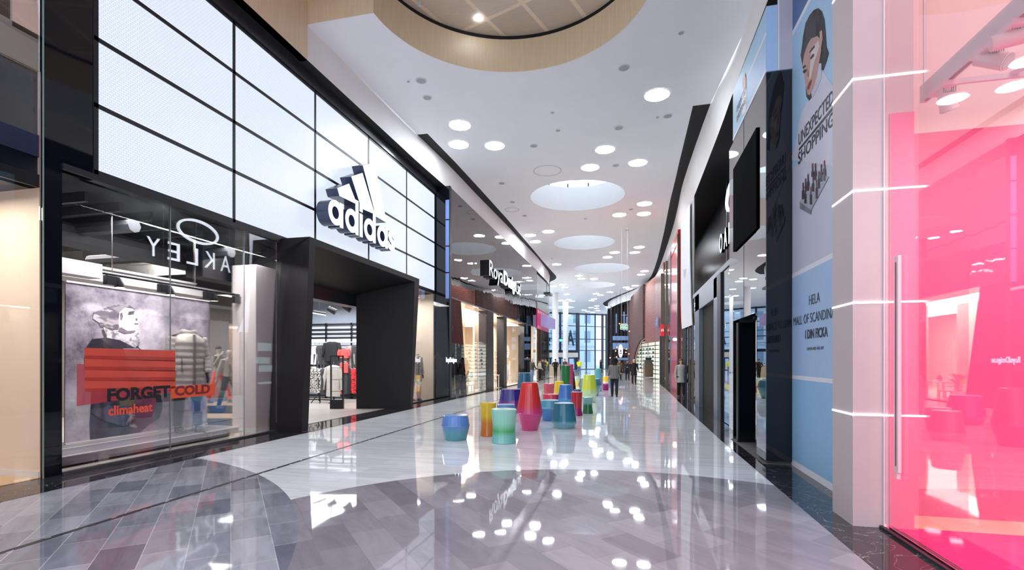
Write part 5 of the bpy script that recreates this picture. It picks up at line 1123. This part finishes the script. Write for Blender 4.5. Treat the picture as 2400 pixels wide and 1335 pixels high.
# hanging exit / toilet sign
t = thing('direction_sign', onD(1463, 766, 30.1), 'green and white hanging direction sign with pictograms on two long cables', 'sign')
c = wloc(t); p0 = onD(1454.3, 761, 30.1); p1 = onD(1471.5, 771.5, 30.1)
def fb(px0, py0, px1, py1, n0, n1, d=30.1):
    a = onD(px0, py1, d); b = onD(px1, py1, d); zt_ = onD(px0, py0, d).z; nn = Vector((-f3.y, f3.x, 0))
    return MB().prism([a+nn*n0, b+nn*n0, Vector((b.x, b.y, zt_))+nn*n0, Vector((a.x, a.y, zt_))+nn*n0], nn*(n1-n0))
fb(1454, 760.5, 1472, 771.5, 0, .06).build('box', M('sign_light', (214, 236, 222), .4, emis=.7), t)
for a0, a1 in [(1455, 1459.6), (1460.4, 1465.4), (1466.2, 1471.2)]: fb(a0, 762, a1, 770.5, -.006, 0).build('green_field', M('sign_green', (52, 170, 120), .4, emis=.4), t)
m = MB()
for pts in ([(1455.6, 766.2), (1457.3, 764), (1459, 766.2), (1457.3, 768.4)], [(1461, 764), (1462, 764), (1462, 769), (1461, 769)], [(1463.4, 764), (1464.4, 764), (1464.4, 769), (1463.4, 769)], [(1467, 768.6), (1470, 768.6), (1468.8, 764)]):
    P = [onD(a, b, 30.1)-Vector((-f3.y, f3.x, 0))*.012 for a, b in pts]; m.prism(P, Vector((-f3.y, f3.x, 0))*.006)
m.build('pictogram', M('picto_white', (250, 255, 250), .4, emis=.8), t)
m = MB()
for px in (1457, 1470.5): a = onD(px, 760.5, 30.1); m.tube([a, Vector((a.x, a.y, 10))], .010, 5)
a = onD(1457, 738, 30.1); b = onD(1470.5, 738, 30.1); m.tube([a, b], .012, 5)
m.build('cable', M('cable_white', (215, 215, 218), .5), t)
fb(1455, 757.5, 1471, 760, .0, .06).build('bracket', M('bracket_white', (214, 216, 220), .5), t)
t = thing('exit_sign', onD(1313, 797, 80), 'faint small green exit sign between the white columns at the glass wall', 'sign')
fb(1311, 794, 1320, 800, 0, .05, 79).build('box', M('exit_green', (120, 214, 190), .4, emis=.6), t)
# ================================================================== STOOLS
ST_ = [
 (1068, 1029, 972, 58, 66, 52, .58, [(.0, (82, 148, 160)), (.32, (82, 148, 160)), (.58, (84, 128, 190)), (1, (88, 136, 206))], 'low blue barrel stool with teal lower half, nearest on the left'),
 (1144, 1020, 943, 39, 33, 37, .30, [(0, (206, 112, 40)), (.40, (210, 122, 40)), (.62, (222, 182, 36)), (1, (224, 186, 40))], 'tall waisted stool, yellow above and orange below, behind the mint one'),
 (1181, 1036, 958, 61, 53, 58, .42, [(0, (128, 196, 190)), (.22, (118, 190, 176)), (.36, (70, 164, 96)), (.60, (140, 204, 178)), (1, (150, 208, 194))], 'pale mint waisted stool with a green band, nearest to the viewer'),
 (1241, 1007, 896, 38, 62, 40, .36, [(0, (206, 64, 128)), (.38, (206, 60, 128)), (.52, (212, 52, 62)), (1, (224, 50, 40))], 'tallest near stool, red at the top fading to magenta'),
 (1322, 1001, 944, 47, 60, 50, .22, [(0, (128, 182, 192)), (.20, (120, 178, 190)), (.32, (48, 124, 146)), (1, (44, 118, 142))], 'petrol blue barrel stool with pale foot, right of the tall red one'),
 (1289, 984, 937, 42, 45, 36, .62, [(0, (66, 126, 196)), (.55, (72, 134, 200)), (.62, (96, 172, 202)), (1, (96, 168, 196))], 'light blue barrel stool between the tall red and the petrol one'),
 (1199, 966, 911, 48, 62, 50, .30, [(0, (126, 40, 130)), (.42, (126, 40, 130)), (.58, (54, 42, 134)), (1, (50, 44, 136))], 'wide navy stool with purple lower half, left behind the tall red one'),
 (1186, 985, 947, 42, 45, 38, .5, [(0, (90, 140, 196)), (1, (96, 146, 200))], 'low pale blue stool almost hidden behind the mint one'),
 (1229, 948, 873, 27, 36, 28, .40, [(0, (44, 104, 140)), (1, (44, 108, 136))], 'tall dark teal stool behind the navy one, nearest to the shop windows'),
 (1351.5, 973, 918, 27, 24, 28, .35, [(0, (176, 42, 112)), (.28, (176, 42, 112)), (.42, (196, 44, 58)), (1, (204, 42, 50))], 'slim waisted red stool with magenta foot, right of the petrol barrel'),
 (1286.5, 941, 898, 27, 23, 27, .35, [(0, (226, 128, 70)), (.3, (224, 120, 80)), (.42, (214, 84, 98)), (1, (214, 84, 104))], 'coral pink waisted stool with orange foot in the middle row'),
 (1292, 955, 923, 37, 41, 34, .45, [(0, (212, 70, 100)), (1, (216, 66, 84))], 'low wide pinkish red stool directly behind the light blue barrel'),
 (1311, 936, 893, 20, 24, 20, .4, [(0, (232, 200, 50)), (.3, (234, 204, 50)), (.9, (238, 206, 44)), (1, (238, 196, 44))], 'yellow stool half hidden left of the tall green one'),
 (1326, 957, 901, 28, 37, 28, .40, [(0, (84, 158, 222)), (.4, (84, 158, 222)), (.5, (74, 128, 204)), (1, (72, 126, 204))], 'bright blue tapered stool in front of the tall green one'),
 (1326, 934, 856, 22, 19, 17, .3, [(0, (30, 112, 66)), (1, (36, 122, 70))], 'very tall dark green stool widening upwards'),
 (1336.5, 924, 853, 15, 12, 10, .3, [(0, (190, 50, 110)), (1, (216, 60, 120))], 'tall magenta stool peeking out behind the green one'),
 (1381, 942, 878, 26, 37, 26, .34, [(0, (200, 230, 190)), (.36, (204, 232, 180)), (.52, (220, 232, 70)), (1, (214, 228, 64))], 'large lime yellow stool with pale mint lower half'),
 (1377.5, 968, 930, 25, 21, 25, .5, [(0, (36, 126, 76)), (.5, (40, 130, 84)), (.64, (128, 184, 176)), (1, (140, 196, 192))], 'small waisted stool, mint above and dark green below, at the right front'),
 (1383, 926, 887, 46, 55, 38, .62, [(0, (112, 186, 190)), (.35, (100, 176, 184)), (.7, (52, 118, 148)), (1, (70, 136, 156))], 'wide faceted teal stool behind the lime yellow one'),
 (1402, 916, 863, 14, 20, 15, .35, [(0, (84, 144, 204)), (.3, (84, 144, 204)), (.6, (86, 172, 186)), (1, (88, 176, 186))], 'tall pale teal stool with blue lower part, right of the lime one'),
 (1419.5, 914, 898, 14, 14, 14, .5, [(0, (150, 28, 116)), (.8, (156, 36, 122)), (1, (200, 120, 180))], 'small magenta stool at the far right of the group'),
 (1420, 903, 882, 13, 13, 13, .5, [(0, (226, 226, 220)), (.4, (226, 226, 220)), (.5, (244, 202, 44)), (1, (246, 204, 40))], 'small yellow stool with white foot just behind the magenta one'),
 (1354, 925, 912, 18, 20, 18, .5, [(0, (34, 62, 140)), (1, (40, 78, 160))], 'low navy blue stool between the bright blue and the lime yellow ones'),
 (1352, 904, 882, 13, 14, 13, .5, [(0, (232, 224, 80)), (.4, (234, 226, 90)), (.7, (190, 226, 200)), (1, (190, 226, 206))], 'small pale yellow and mint stool far behind the navy one'),
 (1311, 928, 901, 13, 15, 12, .5, [(0, (90, 40, 110)), (1, (96, 44, 120))], 'small purple stool almost hidden left of the tall green one'),
 (1343, 914, 868, 4, 12, 14, .3, [(0, (18, 18, 20)), (1, (22, 22, 24))], 'black narrow cone shape right beside the tall green stool'),
 (1430, 908, 890, 8, 9, 8, .5, [(0, (110, 140, 160)), (1, (96, 128, 160))], 'tiny grey blue stool left of the striped jacket woman'),
]
for i, (px, yb, yt, wt, wm, wb, mf, stops, lb) in enumerate(ST_):
    p = onZ(px, yb, 0); d = F*EYE/(yb-843); z = EYE-(yt-843)*d/F; k = d/F/2; h = z
    tw_, mw, bw = wt*k, wm*k, wb*k
    mt = grad_mat('lacquer_%d' % i, stops, h)
    o = thing('stool', (p.x, p.y, 0), lb, 'stool')
    if mw < min(tw_, bw):     # waisted: smooth concave profile
        prof = []
        for j in range(13):
            u_ = j/12; r = bw+(mw-bw)*math.sin(min(1, u_/mf)*math.pi/2) if u_ < mf else mw+(tw_-mw)*(1-math.cos((u_-mf)/(1-mf)*math.pi/2))
            prof.append((r, u_*h))
    else: prof = [(bw, 0), (mw-.004, mf*h-.012), (mw, mf*h), (mw-.004, mf*h+.012), (tw_, h)]
    prof = [(prof[0][0]-.012, 0), (prof[0][0], .012)]+prof[1:-1]+[(tw_, h-.012), (tw_-.012, h)]
    MB().rings([[(r*math.cos(2*math.pi*(q+.5)/26), r*math.sin(2*math.pi*(q+.5)/26), zz) for q in range(26)] for r, zz in prof]).build('body', mt, o, False, True)
    tc_ = stops[-1][1]
    MB().lathe([(tw_-.014, h-.004), (tw_-.014, h+.003)], 26).build('seat_top', M('seat_top_%d' % i, tuple(int(v*.75+255*.25) for v in tc_), .25), o, local=True)
# ================================================================== PEOPLE AND MANNEQUINS
skin = M('skin', (206, 160, 136), .5, noise=.04)
def skinned(nodes, edges, root, mat, parent, name='body'):
    me = bpy.data.meshes.new(name); me.from_pydata([n_[0] for n_ in nodes], edges, []); me.update()
    o = bpy.data.objects.new(name, me); COL.objects.link(o)
    md = o.modifiers.new('skin', 'SKIN'); md.use_smooth_shade = True
    for i, n_ in enumerate(nodes): me.skin_vertices[0].data[i].radius = n_[1] if isinstance(n_[1], tuple) else (n_[1], n_[1]); me.skin_vertices[0].data[i].use_root = (i == root)
    s = o.modifiers.new('sub', 'SUBSURF'); s.levels = 1; s.render_levels = 1
    dg = bpy.context.evaluated_depsgraph_get(); dg.update(); m2 = bpy.data.meshes.new_from_object(o.evaluated_get(dg))
    bpy.data.objects.remove(o); m2.materials.clear(); m2.materials.append(mat); m2.polygons.foreach_set('use_smooth', [True]*len(m2.polygons))
    r = bpy.data.objects.new(name, m2); COL.objects.link(r); r.parent = parent; return r
def figure(name, loc, label, cat, rz=0, H=1.7, stride=.0, top=None, legs=None, hair=None, hairlen=0, arms=('down', 'down'), shoe=None, coatlen=.0, headless=False, puffer=False, bodymat=None, group=None, wide=1.0, sock=None):
    """figure facing local -Y, built at height 1.7 and scaled"""
    t = thing(name, loc, label, cat, group, rz); k = H/1.7; t.scale = (k, k, k)
    bm_ = bodymat or skin; N = []; E_ = []
    def nd(p, r, par=None):
        N.append((p, r)); i = len(N)-1
        if par is not None: E_.append((par, i))
        return i
    pel = nd((0, 0, .93), .12); sp = nd((0, 0, 1.12), .11, pel); ch = nd((0, .01, 1.32), (.15, .11), sp); nk = nd((0, .01, 1.44), .052, ch)
    if headless: nd((0, .01, 1.48), .05, nk)
    else:
        a = nd((0, 0, 1.50), .055, nk); b = nd((0, -.015, 1.57), (.074, .085), a); c_ = nd((0, 0, 1.645), (.078, .09), b); nd((0, 0, 1.69), .045, c_)
    J = {}
    for s, side in ((-1, 0), (1, 1)):
        fw = stride*s
        hp = nd((s*.085, 0, .88), .085, pel); kn = nd((s*.09, -fw*.5-.02*(1 if fw > 0 else 0), .48), .055, hp); an = nd((s*.09, -fw, .10), .036, kn)
        nd((s*.10, -fw-.10, .03), .032, an); J['leg%d' % side] = [N[hp][0], N[kn][0], N[an][0]]
        sh = nd((s*.175*wide, .01, 1.38), .055, ch); am = arms[side]
        if am == 'down': el, wr = (s*.235*wide, .02, 1.10), (s*.245*wide, -.04, .86)
        elif am == 'hip': el, wr = (s*.31, .08, 1.14), (s*.17, -.02, 1.00)
        elif am == 'front': el, wr = (s*.23, .0, 1.10), (s*.10, -.20, 1.12)
        elif am == 'swing': el, wr = (s*.24, .10, 1.12), (s*.25, .18, .90)
        elif am == 'up': el, wr = (s*.24, -.02, 1.12), (s*.10, -.12, 1.42)
        else: el, wr = (s*.24, -.08, 1.12), (s*.24, -.22, .95)
        e1 = nd(el, .038, sh); w1 = nd(wr, .024, e1); J['arm%d' % side] = [N[sh][0], el, wr]
        d = (Vector(wr)-Vector(el)).normalized(); sd = Vector((0, -1, 0)) if abs(d.y) < .8 else Vector((0, 0, 1)); pm = Vector(wr)+d*.06; hnd = nd(tuple(pm), (.032, .018), w1)
        for q, (ofs, ln) in enumerate([(-.027, .07), (-.009, .08), (.009, .075), (.027, .06)]):
            b0_ = pm+sd*ofs+d*.03; f1 = nd(tuple(b0_), .0085, hnd); f2_ = nd(tuple(b0_+d*ln*.5), .008, f1); nd(tuple(b0_+d*ln*.9+Vector((-s*.015, 0, 0))), .007, f2_)
        th = nd(tuple(pm+sd*.035-d*.015), .010, hnd); nd(tuple(pm+sd*.055+d*.03), .008, th)
    skinned(N, E_, 0, bm_, t)
    if not headless:
        m = MB(); m.ball((-.028, -.088, 1.605), .011, .006, .008, 6).ball((.028, -.088, 1.605), .011, .006, .008, 6); m.build('eyes', M('eye_dark', (40, 32, 30), .3), t, local=True)
        MB().rings([[(w_*math.cos(2*math.pi*q/8), y_+.3*w_*math.sin(2*math.pi*q/8), z_) for q in range(8)] for w_, y_, z_ in [(.004, -.088, 1.605), (.013, -.100, 1.57), (.004, -.09, 1.56)]]).build('nose', bm_, t, True, True)
        MB().ball((0, -.087, 1.54), .022, .007, .006, 8).build('mouth', M('lips', (160, 84, 80), .5), t, local=True)
        for s in (-1, 1): MB().ball((s*.078, .005, 1.59), .010, .02, .03, 8).build('ear', bm_, t, True, True)
        if hair:
            m = MB(); m.rings([[((.088+bulge)*math.sin(ph)*math.cos(2*math.pi*q/14), .018+(.098+bulge)*math.sin(ph)*math.sin(2*math.pi*q/14), 1.625+(.095+bulge)*math.cos(ph)) for q in range(14)] for ph, bulge in [(.05, 0), (.5, 0), (1.0, 0), (1.4, .0), (1.7, -.004)]])
            if hairlen: m.tube([(0, .045, 1.65), (0, .07, 1.56), (0, .075, 1.56-hairlen*.5), (0, .07, 1.56-hairlen)], [(.085, .06), (.10, .055), (.11, .05), (.08, .03)], 12)
            m.build('hair', hair, t, True, True)
            if hair.name == 'hair_curly':
                m = MB(); random.seed(2)
                for q in range(46):
                    a = random.random()*6.28; ph = random.random()*1.9; r = .125
                    m.ball((r*math.sin(ph)*math.cos(a), .02+r*math.sin(ph)*abs(math.sin(a))*.9, 1.62+r*math.cos(ph)), .035, seg=6)
                m.build('curls', hair, t, True, True)
    if legs:
        m = MB()
        for i in (0, 1):
            a, b, c_ = [Vector(x) for x in J['leg%d' % i]]; m.tube([a+Vector((0, 0, .06)), a+(b-a)*.5, b, b+(c_-b)*.55, c_+Vector((0, 0, .0))], [.105, .09, .07, .065, .055], 12)
        m.rings([[(rx*math.cos(2*math.pi*q/14), ry*math.sin(2*math.pi*q/14), z) for q in range(14)] for rx, ry, z in [(.12, .10, .82), (.172, .125, .90), (.16, .12, 1.02)]])
        m.build('trousers', legs, t, True, True)
    if top:
        hem = .92-coatlen; rows = []
        zs = [(hem, .185+coatlen*.12, .135+coatlen*.08), (1.0, .165, .13), (1.12, .158, .122), (1.25, .185, .135), (1.36, .19, .125), (1.42, .14, .10), (1.46, .075, .07)]
        if puffer:
            m = MB(); n = 34; z0_ = .62; prof = []
            for j in range(n+1):
                u_ = j/n; z_ = z0_+(1.44-z0_)*u_; b_ = .016*abs(math.sin(u_*math.pi*9))
                rx = .225-.02*math.sin(u_*3.1) if u_ < .88 else .225-(u_-.88)*1.1; ry = .165 if u_ < .88 else .165-(u_-.88)*.5
                prof.append([((rx+b_)*math.cos(2*math.pi*q/24), (ry+b_)*math.sin(2*math.pi*q/24)+.01, z_) for q in range(24)])
            m.rings(prof); jk = m.build('jacket', top, t, True, True)
            for i in (0, 1):
                a, b, c_ = [Vector(x) for x in J['arm%d' % i]]; pts = []; rr = []
                for j in range(26):
                    u_ = j/25; p_ = a+(b-a)*(u_*2) if u_ < .5 else b+(c_-b)*((u_-.5)*2); pts.append(p_); rr.append(.082-.022*u_+.011*abs(math.sin(u_*math.pi*8)))
                MB().tube(pts, rr, 14).build('sleeve', top, t, True, True)
            MB().tube([(-.09, .09, 1.43), (-.085, -.03, 1.47), (0, -.075, 1.45), (.085, -.03, 1.47), (.09, .09, 1.43), (0, .13, 1.44), (-.09, .09, 1.43)], .032, 8).build('hood_collar', top, t, True, True)
            zf = MB(); zf.box(-.008, .008, -.208, -.16, .62, 1.42); zf.build('front_zip', M('zip_grey', (120, 118, 116), .4), t, local=True)
            MB().tube([(-.15, -.145, .88), (-.15, -.15, 1.08)], .007, 6).build('pocket_zip', black_metal, t, local=True); MB().tube([(.15, -.145, .88), (.15, -.15, 1.08)], .007, 6).build('pocket_zip', black_metal, t, local=True)
        else:
            m = MB(); m.rings([[(rx*wide*math.cos(2*math.pi*q/18), ry*math.sin(2*math.pi*q/18)+.005, z) for q in range(18)] for z, rx, ry in zs])
            for i in (0, 1):
                a, b, c_ = [Vector(x) for x in J['arm%d' % i]]; m.tube([a+Vector((0, 0, .02)), a+(b-a)*.5, b, b+(c_-b)*.5, c_], [.072, .062, .054, .048, .04], 10)
            m.build('jacket', top, t, True, True)
    for i in (0, 1):
        a = Vector(J['leg%d' % i][2]); y = a.y; x = a.x
        MB().rings([[(x+w_*math.cos(2*math.pi*q/12), y+yo+l_*math.sin(2*math.pi*q/12), z) for q in range(12)] for w_, l_, yo, z in [(.045, .135, -.06, 0), (.05, .14, -.06, .02), (.045, .12, -.05, .05), (.04, .06, -.01, .09), (.035, .045, 0, .13)]]).build('shoe', shoe or black_satin, t, True, True)
        if sock: MB().tube([(x, y, .11), (x, y, .16)], .052, 10).build('sock', sock, t, True, True)
    return t
cl = lambda n_, c_: M('cloth_'+n_, c_, .85, noise=.12, nscale=12)
blackc, navyc, jean = cl('blk', (24, 24, 28)), cl('navy', (30, 34, 52)), cl('jean', (92, 112, 144))
hd, hb, hbl = M('hair_dark', (34, 26, 24), .6, noise=.2), M('hair_brown', (88, 62, 46), .6, noise=.2), M('hair_blond', (214, 186, 150), .6, noise=.15)
hc = M('hair_curly', (26, 22, 22), .7, noise=.2)
stripe = bpy.data.materials.new('stripe_cloth'); stripe.use_nodes = True; q_ = NT(stripe)
tc = q_.n('ShaderNodeTexCoord'); sp_ = q_.n('ShaderNodeSeparateXYZ'); q_.l(tc.outputs['Object'], sp_.inputs[0])
fr = q_.math('LESS_THAN', q_.math('FRACT', q_.math('MULTIPLY', sp_.outputs[0], 22)), .42)
q_.l(q_.mix(fr, s2l((38, 36, 38)), s2l((176, 172, 168))), q_.b.inputs['Base Color']); q_.b.inputs['Roughness'].default_value = .85
def at(px, yb): p = onZ(px, yb, 0); return (p.x, p.y, 0)
figure('person', at(1440, 929), 'woman seen from behind in a striped jacket and dark trousers, dark curly hair, walking', 'person', math.pi+.1, 1.72, .16, stripe, navyc, hc, .16, ('bent', 'bent'), coatlen=.10, wide=1.12)
figure('person', at(1486, 900), 'person in a long black coat with short fair hair walking towards the viewer', 'person', .1, 1.72, .14, blackc, blackc, hbl, 0, ('down', 'bent'), coatlen=.30)
figure('person', at(1452, 890.5), 'long-haired woman in an open brown jacket half hidden by the striped jacket woman', 'person', .15, 1.68, .08, cl('brown', (110, 84, 66)), blackc, hb, .26, ('down', 'down'), coatlen=.10)
figure('person', at(1470.5, 891), 'woman in dark jacket over a white shirt with arms folded low, walking with others', 'person', .2, 1.64, .12, cl('dkgrey', (44, 42, 48)), blackc, hb, .14, ('front', 'down'))
figure('person', at(1247, 899), 'bald man in a dark grey sweater and blue jeans standing by the homeware shop pier', 'person', 2.2, 1.82, .03, cl('char2', (54, 56, 58)), jean, None, 0, ('bent', 'bent'), wide=1.15)
figure('person', at(1302, 884), 'man in black seen from behind with hands in front, standing beside the left white column', 'person', math.pi-.2, 1.76, .04, blackc, blackc, hd, 0, ('hip', 'hip'), wide=1.1)
figure('person', at(1324, 882), 'dark-haired man in a brownish jacket half hidden behind the tall green stool', 'person', .6, 1.8, .03, cl('taupe', (96, 74, 72)), blackc, hd, 0, ('front', 'down'), wide=1.1)
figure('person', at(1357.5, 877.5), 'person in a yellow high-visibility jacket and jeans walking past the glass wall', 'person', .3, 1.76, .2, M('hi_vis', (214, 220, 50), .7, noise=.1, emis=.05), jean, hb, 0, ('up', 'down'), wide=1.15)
figure('person', at(1408, 873), 'person in dark clothes leaning at the far glass wall', 'person', 1.2, 1.72, .12, blackc, blackc, hb, .1, ('front', 'down'))
figure('person', at(1265.5, 889), 'slim dark-haired woman in a pale top and dark trousers at the cream shop entrance', 'person', 1.6, 1.66, .05, cl('palegreen', (196, 200, 190)), blackc, hd, .12, ('bent', 'down'))
figure('person', (2.30, 23.4, 0), 'long-haired woman in a pale coat walking past the dark post on the right', 'person', .2, 1.72, .12, cl('palecoat', (182, 180, 174)), blackc, hb, .24, ('down', 'down'), coatlen=.26)
puf = M('puffer_fabric', (196, 192, 186), .45, noise=.06, nscale=14, bump=.2)
manm = M('mannequin_dark', (60, 40, 46), .4)
charc = cl('char3', (70, 74, 80)); redsock = M('sock_red', (232, 70, 66), .8)
grshoe = pattern_mat('shoe_grey', (60, 60, 62), (120, 118, 118), 30, .55, .6)
pm_ = onX(441, 1005, -8.86)
figure('mannequin', (-8.86, pm_.y, .19), 'headless mannequin in a light grey puffer jacket and dark trousers on the plinth', 'mannequin', math.radians(72), 2.40, .10, puf, charc, None, 0, ('down', 'down'), shoe=grshoe, headless=True, puffer=True, bodymat=manm, sock=redsock)
figure('mannequin', (-8.45, 18.75, .0), 'headless mannequin in a pale puffer jacket and red trousers in the narrow second window', 'mannequin', math.radians(60), 2.2, .06, puf, cl('redtr', (206, 66, 50)), None, 0, ('down', 'down'), shoe=grshoe, headless=True, puffer=True, bodymat=manm)
pb_ = onD(514, 936, 14.2)
figure('mannequin', (pb_.x, pb_.y, .45), 'running mannequin in a grey hooded top and red leggings on a dark step', 'mannequin', math.radians(95), 1.62, .30, cl('hoodgrey', (150, 146, 136)), gcol['coral'], hd, 0, ('up', 'swing'), shoe=grshoe, bodymat=M('mannequin_grey', (190, 180, 172), .5))
pb_ = onD(538, 940, 13.6)
figure('mannequin', (pb_.x, pb_.y, .35), 'mannequin in a pale grey jacket and black leggings lunging beside the hooded one', 'mannequin', math.radians(80), 1.62, .32, cl('stonegrey', (168, 164, 156)), blackc, None, 0, ('swing', 'up'), shoe=grshoe, bodymat=M('mannequin_grey', ()))
for (px, py, d, w_, h_, lb) in [(510, 975, 13.0, 1.6, .20, 'low dark display step nearest behind the snowy poster'), (535, 948, 14.3, 2.2, .40, 'upper dark display step carrying the running mannequins')]:
    p = onD(px, py, d); t = thing('display_step', (p.x, p.y, 0), lb, 'platform')
    obox(p, w_, 1.0, 0, h_).build('body', M('step_navy', (40, 44, 58), .5, noise=.1), t); obox(p, w_+.02, 1.02, h_, h_+.02).build('top', M('step_wood', (170, 140, 100), .5), t)
t = thing('support_rod', (-8.95, pm_.y+.2, .19), 'thin chrome rod holding up the puffer jacket mannequin', 'rod')
MB().lathe([(.012, 0), (.012, .75)], 10).build('rod', steel, t, local=True); MB().lathe([(.05, 0), (.05, .01)], 16).build('foot', steel, t, local=True)
